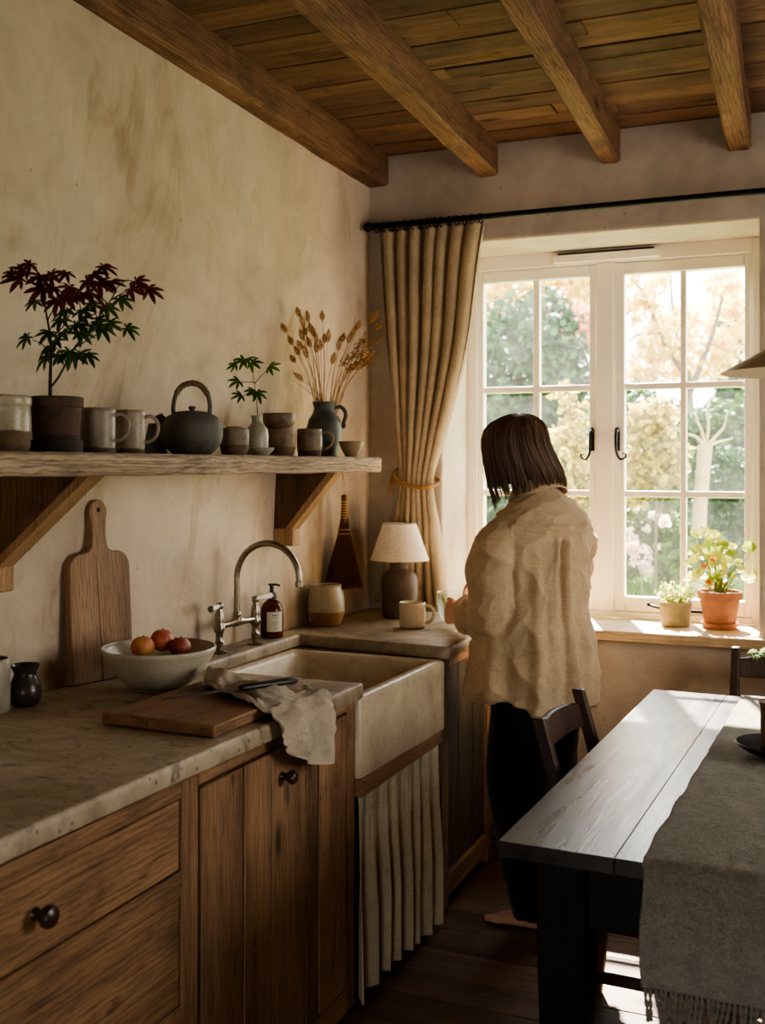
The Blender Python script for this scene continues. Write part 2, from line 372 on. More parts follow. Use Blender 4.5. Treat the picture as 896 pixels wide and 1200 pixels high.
while y < YB:
    w = U(.095, .135); x = -.4-U(0, .3)
    while x < 3.4:
        L = U(1.0, 2.4); e = U(-.003, .003); mb.box((x+.001, y+.002, ZC+e), (x+L-.001, y+w-.002, ZC+.02)); x += L
    y += w
mb.box((-.5, -1.4, ZC+.012), (3.5, YB+.3, ZC+.06))
struct(mb.build('ceiling', M['ceil'], smooth=False, bevel=.002, seg=1))
def beam(label, xl, xr, zb, zt, slope, seed):
    t = MB(); rings = []; n = 40
    for i in range(n+1):
        y = YB+.02-(YB+1.3)*i/n; dx = (YB-y)*slope
        def jj(a, b): return .005*mnoise.noise(Vector((y*2.3, a*3+seed, b*5)))+.0025*mnoise.noise(Vector((y*9, a*3+seed, b*5)))
        c = .010; L, Rr = xl+dx, xr+dx
        pts = [(L+c, zb), (Rr-c, zb), (Rr, zb+c), (Rr, zt), (L, zt), (L, zb+c)]
        rings.append([(px+jj(q, 1), y, pz+jj(q, 2)) for q, (px, pz) in enumerate(pts)])
    t.loft(rings)
    return tag(t.build('ceiling_beam', M['beam'], ang=24), label, 'beam', 'ceiling beams', 'thing')
beam('thick old oak ceiling beam lying along the top of the left plaster wall', -.25, .085, 2.635, 2.78, .012, 1)
beam('second oak ceiling beam from the left wall, ending above the gathered curtain', .470, .552, 2.632, 2.78, .037, 2)
beam('oak ceiling beam ending above the middle of the window', .960, 1.032, 2.632, 2.78, .037, 3)
beam('rightmost oak ceiling beam, ending above the right casement', 1.418, 1.500, 2.628, 2.78, .037, 4)
# ------------------------------------------------------------------ window
win = bpy.data.objects.new('window_1', None); COL.objects.link(win); tag(win, 'cream painted cottage window with two casements of six panes in a deep recess', 'window', kind='structure')
def fbox(mb, x0, x1, z0, z1, y0, y1): mb.box((x0, y0, z0), (x1, y1, z1))
FX0, FX1, FZ0, FZ1 = WX0, WX1, .868, WZ1
mb = MB()
fbox(mb, FX0-.02, .362, FZ0, FZ1, YW-.02, YW+.09); fbox(mb, 1.482, FX1+.02, FZ0, FZ1, YW-.02, YW+.09)
fbox(mb, .362, 1.482, FZ0, .892, YW-.02, YW+.09); fbox(mb, .362, 1.482, 2.318, FZ1+.02, YW-.02, YW+.09)
fbox(mb, .874, .944, .892, 2.318, YW-.02, YW+.09)
for (x0, x1) in ((.362, .874), (.944, 1.482)):   # inner stop beads
    fbox(mb, x0, x0+.008, .892, 2.318, YW-.012, YW+.0); fbox(mb, x1-.008, x1, .892, 2.318, YW-.012, YW+.0)
mb.build('window_frame', M['paint'], win, bevel=.004, seg=2)
def hook_handle(parent, x, z, sgn):
    h = MB(); y = YW-.03
    h.obox((x, y+.004, z-.02), (.009, 0, 0), (0, .004, 0), (0, 0, .045))
    h.tube(spline([(x, y, z+.02), (x, y-.028, z+.012), (x, y-.036, z-.03), (x+sgn*.004, y-.034, z-.075), (x+sgn*.018, y-.032, z-.098), (x+sgn*.036, y-.032, z-.092), (x+sgn*.038, y-.032, z-.078), (x+sgn*.028, y-.032, z-.076)], 40), [.0075-.0045*i/39 for i in range(40)], 8)
    h.ball((x, y-.006, z+.022), .011, 12, 8)
    h.build('window_handle', M['iron'], parent)
def casement(x0, x1, gx, hx, sgn):
    z0, z1 = .894, 2.316; y0, y1 = YW-.008, YW+.038; m = MB()
    (a0, a1), (b0, b1) = gx; gz0, gz1 = .954, 2.268; bars = (1.372, 1.81)
    fbox(m, x0+.002, a0, z0, z1, y0, y1); fbox(m, b1, x1-.002, z0, z1, y0, y1)
    fbox(m, a0, b1, z0, gz0, y0, y1); fbox(m, a0, b1, gz1, z1, y0, y1)
    fbox(m, a1, b0, gz0, gz1, y0+.008, y1-.004)
    for b in bars: fbox(m, a0, b1, b-.013, b+.013, y0+.009, y1-.005)
    c = m.build('casement', M['paint'], win, bevel=.004, seg=2)
    for (u0, u1) in gx:
        for (w0, w1) in ((gz0, bars[0]-.013), (bars[0]+.013, bars[1]-.013), (bars[1]+.013, gz1)):
            q = MB(); q.add([(u0, YW+.018, w0), (u1, YW+.018, w0), (u1, YW+.018, w1), (u0, YW+.018, w1)], [(0,1,2,3)])
            q.build('pane', M['glass'], c, smooth=False)
    hook_handle(c, hx, 1.612, sgn)
    return c
casement(.362, .874, ((.386, .602), (.630, .842)), .858, -1)
casement(.944, 1.482, ((.986, 1.206), (1.230, 1.452)), .962, 1)
mb = MB(); mb.box((.70, YW-.045, 2.326), (1.13, YW-.02, 2.352)); mb.box((.71, YW-.05, 2.352), (1.12, YW-.02, 2.358))
tv_ = mb.build('trickle_vent', M['paint'], win, bevel=.004)
mb = MB(); mb.box((.72, YW-.052, 2.3575), (1.11, YW-.024, 2.364)); mb.build('vent_slot', M['iron'], tv_, smooth=False)
mb = MB(); mb.tube(spline([(1.09, YW-.03, .928), (1.12, YW-.045, .922), (1.17, YW-.035, .914), (1.22, YW-.035, .914)], 16), .006, 8); mb.box((1.20, YW-.045, .905), (1.42, YW-.02, .917)); mb.ball((1.088, YW-.03, .93), .009, 10, 8)
mb.build('casement_stay', M['iron'], win, bevel=.001)
mb = MB(); mb.box((WX0+.001, YB-.002, .828), (WX1-.001, YW-.021, .868)); mb.box((.66, YB-.035, .828), (1.95, YB-.0, .868))
mb.build('window_sill', M['sillwood'], win, bevel=.006, seg=2)
# ================================================================== BASE CABINETS
def face_box(mb, y0, y1, z0, z1, x0=.556, x1=.585): mb.box((x0, y0, z0), (x1, y1, z1), j=.0008)
def mush_knob(parent, y, z, x=.588, r=.0165):
    k = MB(); prof = [(0, 0), (r*.62, 0), (r*.5, .004), (r*.45, .010), (r*.7, .016), (r, .023), (r*1.02, .029), (r*.85, .036), (r*.45, .0395), (0, .0405)]
    seg = 24; rings = []
    for (rr, h) in prof: rings.append([(x+h, y+max(rr,1e-4)*math.cos(t), z+max(rr,1e-4)*math.sin(t)) for t in [2*PI*i/seg for i in range(seg)]])
    k.loft(rings); return k.build('knob', M['knob'], parent)
def planks(mb, y0, y1, z0, z1, x0, x1, ws):
    tot = sum(ws); y = y0
    for w in ws:
        w = w/tot*(y1-y0); mb.box((x0, y+.0026, z0), (x1+U(-.0015, .0015), y+w-.0026, z1)); y += w
    mb.box((x0-.012, y0+.003, z0+.003), (x0+.002, y1-.003, z1-.003))
def carcass(mb, y0, y1):
    mb.box((-.0, y0+.002, .08), (.545, y0+.018, .858)); mb.box((-.0, y1-.018, .08), (.545, y1-.002, .858))
    mb.box((0, y0+.018, .08), (.545, y1-.018, .098)); mb.box((0, y0+.018, .098), (.015, y1-.018, .858))
    mb.box((.05, y0+.002, 0), (.52, y1-.002, .08))
# drawers
dc = thing('drawer_cabinet', 'weathered oak base cabinet with three deep drawers under the near end of the stone worktop', 'cabinet', (0,0,0))
mb = MB(); carcass(mb, .62, 1.888); mb.build('carcass', M['oak_z'], dc, smooth=False)
mb = MB(); face_box(mb, .62, .68, .03, .858); mb.build('stile', M['oak_z'], dc, bevel=.002)
mb = MB(); face_box(mb, 1.862, 1.890, .03, .858); mb.build('stile', M['oak_z'], dc, bevel=.002)
for (a, b) in ((.824, .858), (.629, .678), (.361, .409), (.03, .096)):
    mb = MB(); face_box(mb, .681, 1.861, a, b); mb.build('rail', M['oak_y'], dc, bevel=.002)
for (a, b) in ((.681, .821), (.412, .626), (.099, .358)):
    mb = MB(); mb.box((.55, .684, a), (.581, 1.858, b), j=.001); mb.box((.10, .70, a+.02), (.55, 1.84, a+.03))
    d = mb.build('drawer', M['oak_y'], dc, bevel=.0025); mush_knob(d, 1.435, (a+b)/2+.002, .581, .019)
# plank door
pc = thing('door_cabinet', 'weathered oak base cabinet with one wide plank door beside the sink', 'cabinet', (0,0,0))
mb = MB(); carcass(mb, 1.892, 2.702); mb.build('carcass', M['oak_z'], pc, smooth=False)
for (a, b) in ((1.892, 1.922), (2.655, 2.704)):
    mb = MB(); face_box(mb, a, b, .03, .858); mb.build('stile', M['oak_z'], pc, bevel=.002)
for (a, b) in ((.832, .858), (.03, .094)):
    mb = MB(); face_box(mb, 1.923, 2.654, a, b); mb.build('rail', M['oak_y'], pc, bevel=.002)
mb = MB(); planks(mb, 1.930, 2.650, .100, .825, .562, .586, (1.55, 1.12, 1.6, .62, 1.5)); dr = mb.build('door', M['oak_z'], pc, bevel=.002)
mush_knob(dr, 2.285, .757, .586, .0165)
# sink stand
sk = thing('sink_cabinet', 'open oak stand carrying the deep stone coloured sink', 'cabinet', (0,0,0))
mb = MB(); mb.box((-.0, 2.708, .0), (.03, 3.35, .63)); mb.box((.03, 2.708, .06), (.545, 3.35, .08)); mb.build('carcass', M['oak_z'], sk, smooth=False)
mb = MB(); mb.box((.03, 2.708, .588), (.605, 3.352, .636)); mb.build('rail', M['oak_y'], sk, bevel=.003)
# end cabinet by the window
ec = thing('panel_cabinet', 'dark panelled oak cabinet under the worktop between sink and window', 'cabinet', (0,0,0))
mb = MB(); carcass(mb, 3.372, 4.14); mb.build('carcass', M['oak_z'], ec, smooth=False)
for (a, b) in ((3.358, 3.43), (3.86, 3.93), (4.07, 4.14)):
    mb = MB(); face_box(mb, a, b, .03, .858, .56, .60); mb.build('stile', M['oak_z'], ec, bevel=.002)
for (a, b) in ((.82, .858), (.06, .13)):
    mb = MB(); face_box(mb, 3.431, 3.859, a, b, .56, .60); mb.build('rail', M['oak_y'], ec, bevel=.002)
mb = MB(); planks(mb, 3.434, 3.856, .134, .816, .565, .588, (1, 1.2, 1)); mb.build('door', M['oak_dark'], ec, bevel=.002)
mb = MB(); planks(mb, 3.934, 4.066, .06, .856, .565, .585, (1,)); mb.build('end_panel', M['oak_dark'], ec, bevel=.002)
# ================================================================== WORKTOP
def front_x(y): return interp([(.4, .555), (1.355, .582), (2.715, .611), (3.4, .628), (4.2, .632)], y)
def line(a, b, n): return [(lerp(a[0], b[0], i/n), lerp(a[1], b[1], i/n)) for i in range(n)]
Y1, Y2 = 2.716, 3.345
out = []
out += [(front_x(.55+(Y1-.02-.55)*i/200), .55+(Y1-.02-.55)*i/200) for i in range(200)]
out += [(.611-.003, Y1-.008), (.600, Y1)]
out += line((.598, Y1), (.062, Y1), 50) + [(.060, Y1+.004)]
out += line((.060, Y1+.006), (.058, 3.405), 60) + line((.058, 3.41), (.612, Y2), 60) + [(.622, Y2+.002), (.630, Y2+.012)]
out += [(front_x(Y2+.02+(4.135-Y2-.02)*i/60), Y2+.02+(4.135-Y2-.02)*i/60) for i in range(61)]
out += line((.60, YB-.008), (.03, YB-.008), 8) + [(xw(yy, .9)+.006, yy) for yy in [YB-.012-(YB-.562)*i/40 for i in range(41)]]
# normals of the outline for the worn, chipped arris
n = len(out)
def onrm(i):
    a, b = out[i-1], out[(i+1) % n]; d = Vector((b[0]-a[0], b[1]-a[1])); d = d.normalized() if d.length > 1e-9 else Vector((1, 0)); return Vector((-d.y, d.x))
cen = []
rings = []
zb, zt = .861, .900
def chip(i, s): 
    p = out[i]; a = mnoise.noise(Vector((p[0]*22, p[1]*22, s))); b = mnoise.noise(Vector((p[0]*70, p[1]*70, s+4))); return max(0, a-.25)*.018+max(0, b-.1)*.006
for (z, ins, s) in ((zb, .002, 1), (zb+.004, 0, 2), (zt-.012, 0, 3), (zt-.005, .0012, 4), (zt-.0012, .0045, 5), (zt, .010, 6)):
    ring = []
    for i in range(n):
        nv = onrm(i); wob = .0022*mnoise.noise(Vector((out[i][0]*14, out[i][1]*14, z*60)))+.001*mnoise.noise(Vector((out[i][0]*80, out[i][1]*80, z*160)))
        cc = chip(i, 1.0)*(1.0 if s >= 4 else (.5 if s == 3 else 0))
        q = Vector(out[i])+nv*(ins+wob+cc); ring.append((q.x, q.y, z-(cc*.25 if s == 6 else 0)))
    rings.append(ring)
mb = MB(); mb.loft(rings)
wt = mb.build('stone_worktop', M['stone'], ang=50)
tag(wt, 'long worn stone worktop with chipped front edge running along the left wall', 'worktop')
# ================================================================== SINK
sb = thing('butler_sink', 'deep rectangular apron front sink in aged stone coloured glaze', 'sink', (0,0,0))
def rrect(x0, x1, y0, y1, r, z, k=6, sh=0):
    pts = []
    for (cx, cy, a0) in ((x1-r, y0+r, -PI/2), (x1-r, y1-r, 0), (x0+r, y1-r, PI/2), (x0+r, y0+r, PI)):
        for i in range(k+1):
            a = a0+PI/2*i/k; x = cx+r*math.cos(a); y = cy+r*math.sin(a); pts.append((x+sh*(y-3.0), y, z))
    return pts
mb = MB(); ox0, ox1, oy0, oy1 = .045, .607, 2.707, 3.351
S_ = .03
mb.loft([rrect(ox0, ox1, oy0, oy1, .016, .638, sh=S_), rrect(ox0, ox1, oy0, oy1, .016, .846, sh=S_), rrect(ox0+.003, ox1-.003, oy0+.003, oy1-.003, .016, .855, sh=S_), rrect(ox0+.011, ox1-.011, oy0+.011, oy1-.011, .014, .8598, sh=S_),
         rrect(ox0+.036, ox1-.032, oy0+.034, oy1-.034, .03, .8598, sh=S_), rrect(ox0+.046, ox1-.042, oy0+.044, oy1-.044, .03, .848, sh=S_), rrect(ox0+.05, ox1-.046, oy0+.048, oy1-.048, .03, .69, sh=S_), rrect(ox0+.07, ox1-.066, oy0+.068, oy1-.068, .03, .674, sh=S_), rrect(ox0+.24, ox1-.24, oy0+.25, oy1-.25, .03, .670, sh=S_)])
mb.build('basin', M['sink'], sb, ang=60)
mb = MB(); mb.lathe([(0, .6705), (.03, .6705), (.034, .673), (.03, .675), (.012, .674), (0, .674)], 24, (.32, 3.03, 0)); mb.build('waste', M['nickel'], sb)
# gathered skirt under the sink
mb = MB(); rows = []; NU, NZ = 420, 60
for k in range(NZ+1):
    v = k/NZ; row = []
    for i in range(NU+1):
        u = i/NU; zt_, zb_ = .592, .030+.015*math.sin(u*5)
        z = lerp(zt_, zb_, v)
        uu = u+.012*v*math.sin(u*21+1)
        amp = lerp(.007, .030, min(1, v*1.6))*(.75+.35*mnoise.noise(Vector((u*5, v*1.2, 2))))
        ph = uu*2*PI*7.5+3.0*mnoise.noise(Vector((u*4, v*.5, 5)))
        x = .590+.012*(u-.5)+amp*(math.sin(ph)+.3*math.sin(2*ph+1.1))*.75+.004*math.sin(u*2*PI*38+v*3)*max(0, 1-v*3.0)+.012*v
        y = lerp(2.722, 3.335, u)+amp*.55*math.cos(ph)-.03*v*(1-u)
        row.append((x, y, z))
    rows.append(row)
mb.grid(rows)
tag(mb.build('sink_skirt', M['linen_dk'], solid=.0018, ang=180), 'gathered linen curtain hiding the space under the sink', 'curtain')
# ================================================================== WALL SHELF
sh = thing('wall_shelf', 'thick weathered plank shelf on two oak brackets along the left wall', 'shelf', (0,0,0))
SZ = 1.517; mb = MB(); rings = []
for i in range(121):
    y = .70+(3.485-.70)*i/120
    w = .331+.012*(y-2.5)/1.8+.004*mnoise.noise(Vector((y*3, 1, 1)))+.002*mnoise.noise(Vector((y*13, 1, 1)))
    b = 1.466+.003*mnoise.noise(Vector((y*5, 7, 1))); c = .004+.004*max(0, mnoise.noise(Vector((y*9, 2, 6))))
    if i in (0, 120): w -= .004
    xa = xw(y, 1.49)-.01
    rings.append([(xa, y, b), (w-c, y, b), (w, y, b+c), (w+.001, y, SZ-c*1.3), (w-c*1.3, y, SZ), (xa, y, SZ)])
mb.loft(rings); mb.build('shelf_board', M['shelf'], sh, ang=50)
def bracket(y, w, tip, zb):
    xa = xw(y, 1.3); m = MB()
    a = Vector((xa, 0, 1.466)); poly = [(xa-.01, 1.466), (tip, 1.466), (xa+.045, zb+.058), (xa-.01, zb+.058)]
    m.prism([Vector((p[0], 0, p[1])) for p in poly], (0, y, 0), (0, y+w-.004, 0)); b = m.build('bracket', M['bracket'], sh, bevel=.003)
    m = MB(); d = Vector((xa+.045-tip, 0, zb+.075-1.466)); d.normalize(); nn = Vector((-d.z, 0, d.x))
    if nn.x < 0: nn = -nn
    p0 = Vector((tip, 0, 1.4655)); p1 = Vector((xa+.045, 0, zb+.06))
    pl = [p0-nn*.002, p0+Vector((.03, 0, 0)), p1+Vector((.026, 0, 0)), p1-nn*.002]
    m.prism(pl, (0, y-.004, 0), (0, y+w, 0)); m.build('brace', M['brace'], b, bevel=.002)
    m = MB(); m.box((xa-.012, y-.003, zb), (xa+.074, y+w, zb+.062)); m.build('foot', M['brace'], b, bevel=.004)
bracket(2.065, .055, .175, 1.182)
bracket(3.42, .055, .165, 1.205)
# ================================================================== CROCKERY ON THE SHELF
def at_col(px, x):
    """point at shelf-top height on the vertical plane x, in the sight column px, with its metres-per-pixel"""
    v = ray(px, HOR); t = (x-CX)/v.x; p = Vector((x, v.y*t, SZ)); return p, t/F
def zpx(py, s, z0=None): return CZ+(HOR-py)*s-(SZ if z0 is None else z0)
def shell(prof, wall=.004, floor_=.008):
    """outer profile (r,z) from foot to rim -> closed hollow profile"""
    inner = [(max(r-wall, .002), max(z, floor_)) for (r, z) in prof if z >= floor_*.99][::-1]
    rim = [(prof[-1][0]-wall*.5, prof[-1][1]+wall*.4)]
    return [(0, prof[0][1])]+list(prof)+rim+inner+[(0, floor_)]
def smooth_prof(pts, n=28):
    q = spline([Vector((r, 0, z)) for r, z in pts], n); return [(max(v.x, .0005), v.z) for v in q]
def dens(pts, k=5):
    out = []
    for (a, b) in zip(pts, pts[1:]):
        for i in range(k): out.append((lerp(a[0], b[0], i/k), lerp(a[1], b[1], i/k)))
    return out+[pts[-1]]
def ear(mb, r, z0, z1, dirv, out_, th, r2=None):
    """mug handle: loop leaving the wall at z1 and returning at z0"""
    dirv = Vector(dirv); r2 = r if r2 is None else r2; h = z1-z0
    pts = [dirv*(r-.002)+UP*z1, dirv*(r+out_*.45)+UP*(z1+h*.06), dirv*(r+out_*.9)+UP*(z1-h*.15), dirv*(r+out_)+UP*(z1-h*.45), dirv*(r+out_*.8)+UP*(z1-h*.78), dirv*(r2+out_*.35)+UP*(z0+h*.02), dirv*(r2-.002)+UP*z0]
    mb.tube(spline(pts, 30), th, 10, flat=(1, .62))
HV = RIGHT.copy()
HX = .170
C = {}
C['crock'] = ceramic('crock_glaze', (172,158,133), (110,87,62), .045, .35)
C['mug'] = ceramic('mug_glaze', (144,132,112), (88,72,55), .014, .45)
C['mug2'] = ceramic('mug_pale_glaze', (160,146,122), (96,76,57), .014, .45)
C['blue'] = ceramic('blue_grey_glaze', (104,112,120), None, 0, .6)
C['kettle'] = ceramic('iron_grey_stoneware', (89,85,75), None, 0, .7, .7, .2, .5)
C['lidded'] = ceramic('speckled_brown', (140,122,97), (105,82,60), .03, .6, .7, .2)
C['bottle'] = ceramic('sage_glaze', (165,163,141), None, 0, .4)
C['stack'] = ceramic('mottled_brown', (130,105,75), (112,87,60), .03, .55, .7, .22)
C['stackbowl'] = ceramic('dark_mottled_bowl', (104,80,57), None, 0, .5, .7, .25)
C['mug3'] = ceramic('blotched_mug', (124,101,75), (75,54,39), .02, .5, .7, .3)
C['pitcher'] = ceramic('slate_pitcher', (70,70,62), None, 0, .5, .5, .15)
C['bowl_s'] = ceramic('ochre_bowl', (150,127,95), None, 0, .5, .6)
terra_d = ceramic('old_terracotta', (84,60,46), (56,42,34), .04, .85, .4, .25)
soil = plain('potting_soil', (38,28,20), .95, 0, .4, 90, .6)
def px_pot(name, label, cat, cx, x, prof_px, mat, group=None, wall=.004, part=None):
    """vessel on the shelf with its outline read from the photo: (radius px, row px) from rim to foot"""
    p, s = at_col(cx, x)
    prof = [(r*s, max(0.0, zpx(y, s))) for (r, y) in prof_px][::-1]; prof[0] = (prof[0][0], 0.0)
    t = thing(name, label, cat, p, 0, group) if part else None
    m = MB(); m.lathe(shell(prof, wall), 48, wob=.006)
    if part: b = m.build(part, mat, t, ang=55)
    else: b = tag(m.build(name, mat, loc=p, ang=55), label, cat, group)
    return (t or b), p, s, prof
GS = 'stoneware on the wall shelf'
px_pot('stoneware_jar', 'grey glazed stoneware crock with bare brown foot, left of the maple pot', 'jar', 4, .17, dens([(30.5,464.5),(32,466),(32,474),(30.5,477),(30.5,504),(30.5,522),(28,531)],3), C['crock'], GS)
# maple in a terracotta pot
t, p, s, pr = px_pot('potted_maple', 'dark red and green leaved maple sapling in an old terracotta pot on the shelf', 'plant', 66, .19, dens([(31,466.5),(31,477),(28.5,478),(26.5,518),(25.5,524)],4), terra_d, None, .006, 'pot')
m = MB(); m.lathe([(0, 0), (29.5*s, 0), (30*s, .004), (30*s, zpx(516, s)), (28.8*s, zpx(515.5, s)), (28*s, .008), (0, .008)], 40); m.build('saucer', terra_d, t, ang=45)
m = MB(); m.lathe([(0, zpx(473, s)), (27*s, zpx(473, s)), (27.5*s, zpx(474, s)-.01), (0, zpx(474, s)-.01)], 30, wob=.02); m.build('soil', soil, t)
def pl(cx_, cy_, off=0.0): return P(cx_, cy_, d=depth(p)+off)-p
def crop1(u, v, off=0.0): return pl(u*.29, 280+v*.29, off)
bark = plain('maple_bark', (44,30,22), .8, 0, .2, 60, .4)
m = MB()
stems = [[(203,650),(203,560),(206,470),(204,400),(192,330),(176,240),(160,170),(145,110)],
         [(204,600),(236,560),(268,500),(300,440),(352,380),(410,300),(450,245),(478,190),(520,165),(548,182)],
         [(206,480),(175,430),(130,408)], [(268,500),(240,450),(205,430)], [(300,440),(330,470),(345,480)], [(204,400),(250,360),(275,320),(300,250),(340,190),(372,150),(405,118)],
         [(352,380),(330,320),(320,250),(290,200),(268,150)], [(410,300),(470,350),(508,368)], [(176,240),(150,262)], [(192,330),(225,270),(262,240)], [(160,170),(110,145),(60,140)], [(450,245),(520,210),(590,205)], [(176,240),(205,170),(204,150)], [(300,440),(385,390),(440,345)]]
for k, st in enumerate(stems):
    o = [0, .015, -.02, -.02, .03, -.025, .02, .03, .03, -.03, -.03, .015, .03, -.02][k]
    pts = spline([crop1(u, v, o*min(1, i/2)) for i, (u, v) in enumerate(st)], 18); r0 = .0042 if k == 0 else .0026 if k == 1 else .0016
    m.tube(pts, [lerp(r0, .0008, i/17) for i in range(18)], 7)
m.build('trunk', bark, t)
def maple_leaf(mb, c, tipdir, nrm, size, m=0, lobes=7):
    nrm = Vector(nrm).normalized(); td = Vector(tipdir); td = (td-nrm*td.dot(nrm)).normalized(); sd = nrm.cross(td)
    angs = [0, 38, -38, 78, -78, 125, -125][:lobes]; L = [1, .92, .92, .72, .72, .4, .4]
    order = sorted(range(lobes), key=lambda i: angs[i])
    c = Vector(c)
    def pt(a, r, z): return c+(td*math.cos(R(a))+sd*math.sin(R(a)))*(r*size)+nrm*(z*size)
    for i in order:
        a, l = angs[i]+U(-5, 5), L[i]*U(.9, 1.08); w = 15 if l > .6 else 17
        droop = -.22*l
        vs = [c, pt(a-w*1.5, .3*l, -.02), pt(a-w, .55*l, -.03), pt(a-w*.45, .8*l, droop*.55), pt(a, l, droop), pt(a+w*.45, .8*l, droop*.55), pt(a+w, .55*l, -.03), pt(a+w*1.5, .3*l, -.02), pt(a, .5*l, .035)]
        mb.add(vs, [(0,1,8), (1,2,8), (2,3,8), (3,4,8), (4,5,8), (5,6,8), (6,7,8), (7,0,8)], m)
LV = [(100,140,'r'),(55,148,'r'),(124,112,'r'),(205,150,'r'),(268,148,'r'),(372,155,'r'),(412,122,'r'),(85,172,'r'),(142,262,'g'),(232,258,'r'),(214,206,'r'),(282,206,'r'),(322,238,'r'),(350,182,'r'),(398,188,'r'),(442,190,'r'),(482,252,'g'),(526,212,'r'),(598,214,'r'),(548,182,'r'),(270,300,'g'),(250,336,'g'),(362,272,'g'),(428,284,'g'),(332,332,'g'),(402,362,'g'),(438,352,'g'),(510,372,'g'),(112,408,'g'),(202,388,'g'),(252,388,'g'),(322,388,'g'),(204,446,'g'),(282,466,'g'),(312,480,'g'),(352,478,'g'),(192,482,'g'),(240,480,'g'),(372,236,'r'),(300,250,'r'),(176,210,'r'),(385,345,'g'),(300,360,'g'),(230,420,'g'),(166,160,'r'),(330,300,'g'),(262,240,'r')]
mg = leafmat('maple_leaf_green', (36,58,24), (74,98,44), .3); mr = leafmat('maple_leaf_red', (66,28,22), (112,48,34), .3)
m = MB()
for (u, v, k) in LV:
    c = crop1(u, v-14, U(-.05, .05)); away = Vector((U(-1, 1), U(-1, 1), 0))
    out_ = (RIGHT*((u-250)/250.0)+Vector((0, 0, -.55))+away*.35).normalized()
    nrm = (UP*U(.25, .8)-FWD*U(.35, 1.0)+RIGHT*U(-.5, .5))
    maple_leaf(m, c, out_, nrm, U(.032, .046)*1.12, 1 if k == 'r' else 0)
m.build('foliage', [mg, mr], t, smooth=False)
# mugs
def mug(name, label, cx, x, prof, mat, handle, group=GS, cat='mug', lidded=False):
    t, p, s, pr = px_pot(name, label, cat, cx, x, prof, mat, group, .0035, 'body')
    y1, y0, out_, th = handle; r1 = interp([(z, r) for r, z in pr], zpx(y1, s)); r0 = interp([(z, r) for r, z in pr], zpx(y0, s))
    m = MB(); ear(m, r1, zpx(y0, s), zpx(y1, s), HV, out_*s, th*s, r0); m.build('handle', mat, t)
    return t
mug('mug', 'grey brown stoneware mug beside the maple pot on the shelf', 114.5, .185, dens([(20.3,479),(20.3,500),(20.2,520),(19.6,529)],4), C['mug'], (487, 516, 16, 2.2))
mug('mug', 'smaller pale stoneware mug between another mug and the kettle on the shelf', 152.5, .16, dens([(17.2,481.5),(17.2,500),(17.0,521),(16.2,529)],4), C['mug2'], (489.5, 518, 15.5, 2.1))
px_pot('beaker', 'small blue grey beaker tucked behind the mug handle, left of the kettle', 'beaker', 183, .065, dens([(9,497),(12,510),(13.5,530)],4), C['blue'], GS)
# kettle
p, s = at_col(225, .175); t = thing('teapot', 'dark grey stoneware teapot with wrapped overhead handle on the shelf', 'teapot', p, 0, GS)
prof = [(r*s, zpx(y, s)) for (r, y) in [(21,530.5),(28,527),(33.5,519),(35.8,509),(35.5,500),(32,491.5),(26,486.5),(18.5,484)]]; prof[0] = (prof[0][0], 0)
m = MB(); m.lathe(shell(smooth_prof(prof, 26), .005), 52, wob=.004); m.build('body', C['kettle'], t, ang=60)
m = MB(); zt = zpx(484, s); m.lathe([(0, zt-.002), (19*s, zt-.001), (19.3*s, zt+.002), (17*s, zt+.0035), (8*s, zt+.006), (3*s, zt+.007), (2.6*s, zt+.009), (4.3*s, zt+.012), (4.5*s, zt+.015), (3*s, zt+.0185), (0, zt+.0195)], 36); m.build('lid', C['kettle'], t, ang=50)
m = MB(); q = [(-29,511,9.5),(-33,502,7.2),(-36,494,5.2),(-38.5,488.5,4.4),(-39.5,486.5,4.8)]
pts = spline([HV*(a*s)+UP*zpx(b, s) for a, b, c in q], 18); rr = [interp([(0, 12), (.25, 9.6), (.5, 7.2), (.8, 5.2), (1, 5.4)], i/17)*s for i in range(18)]
m.tube(pts, rr, 16); m.build('spout', C['kettle'], t)
m = MB(); q = [(-21,488),(-22,477),(-19,463),(-12,453),(-1,449),(10,452),(18,462),(21,475),(20,487)]
hp = spline([HV*(a*s)+UP*zpx(b, s) for a, b in q], 50); m.tube(hp, 2.7*s, 12, flat=(1, .8)); hd = m.build('handle', C['kettle'], t)
m = MB(); m.tube(hp[13:38], [(3.5+.25*math.sin(i*2.2))*s for i in range(25)], 12); m.build('wrapping', plain('cane_wrapping', (116,92,66), .7, 0, .25, 120, .5), hd)
# lidded cup, bottle, jars
t, p, s, pr = px_pot('lidded_cup', 'squat speckled brown cup with a flat lid right of the kettle', 'cup', 274.5, .2, dens([(16.8,503),(17.2,512),(16.8,524),(14.5,532.5)],4), C['lidded'], GS, .0035, 'body')
m = MB(); zt = zpx(503, s); m.lathe([(0, zt-.001), (16*s, zt-.001), (16*s, zt+.001), (10*s, zt+.0045), (9*s, zt+.0075), (0, zt+.0085)], 32); m.build('lid', C['lidded'], t, ang=50)
px_pot('saucer', 'small shallow grey saucer at the shelf front below the maple sprig', 'saucer', 306, .235, dens([(15.5,525),(14.5,527.5),(9,533)],3), C['bottle'], GS, .003)
t, p, s, pr = px_pot('bottle_vase', 'small sage glazed bottle vase holding a green maple sprig', 'vase', 301, .155, [(7.4,487.5),(6.2,490),(6.0,495),(9,498.5),(12.6,503),(13.6,510),(13.4,524),(11.8,531)], C['bottle'], GS, .003, 'body')
bp, bs_ = p, s
px_pot('stoneware_jar', 'mottled brown stoneware jar with a darker bowl set in its mouth', 'jar', 329.5, .165, dens([(15.5,499),(17,502),(17.4,512),(17,524),(14.5,533)],4), C['stack'], GS)
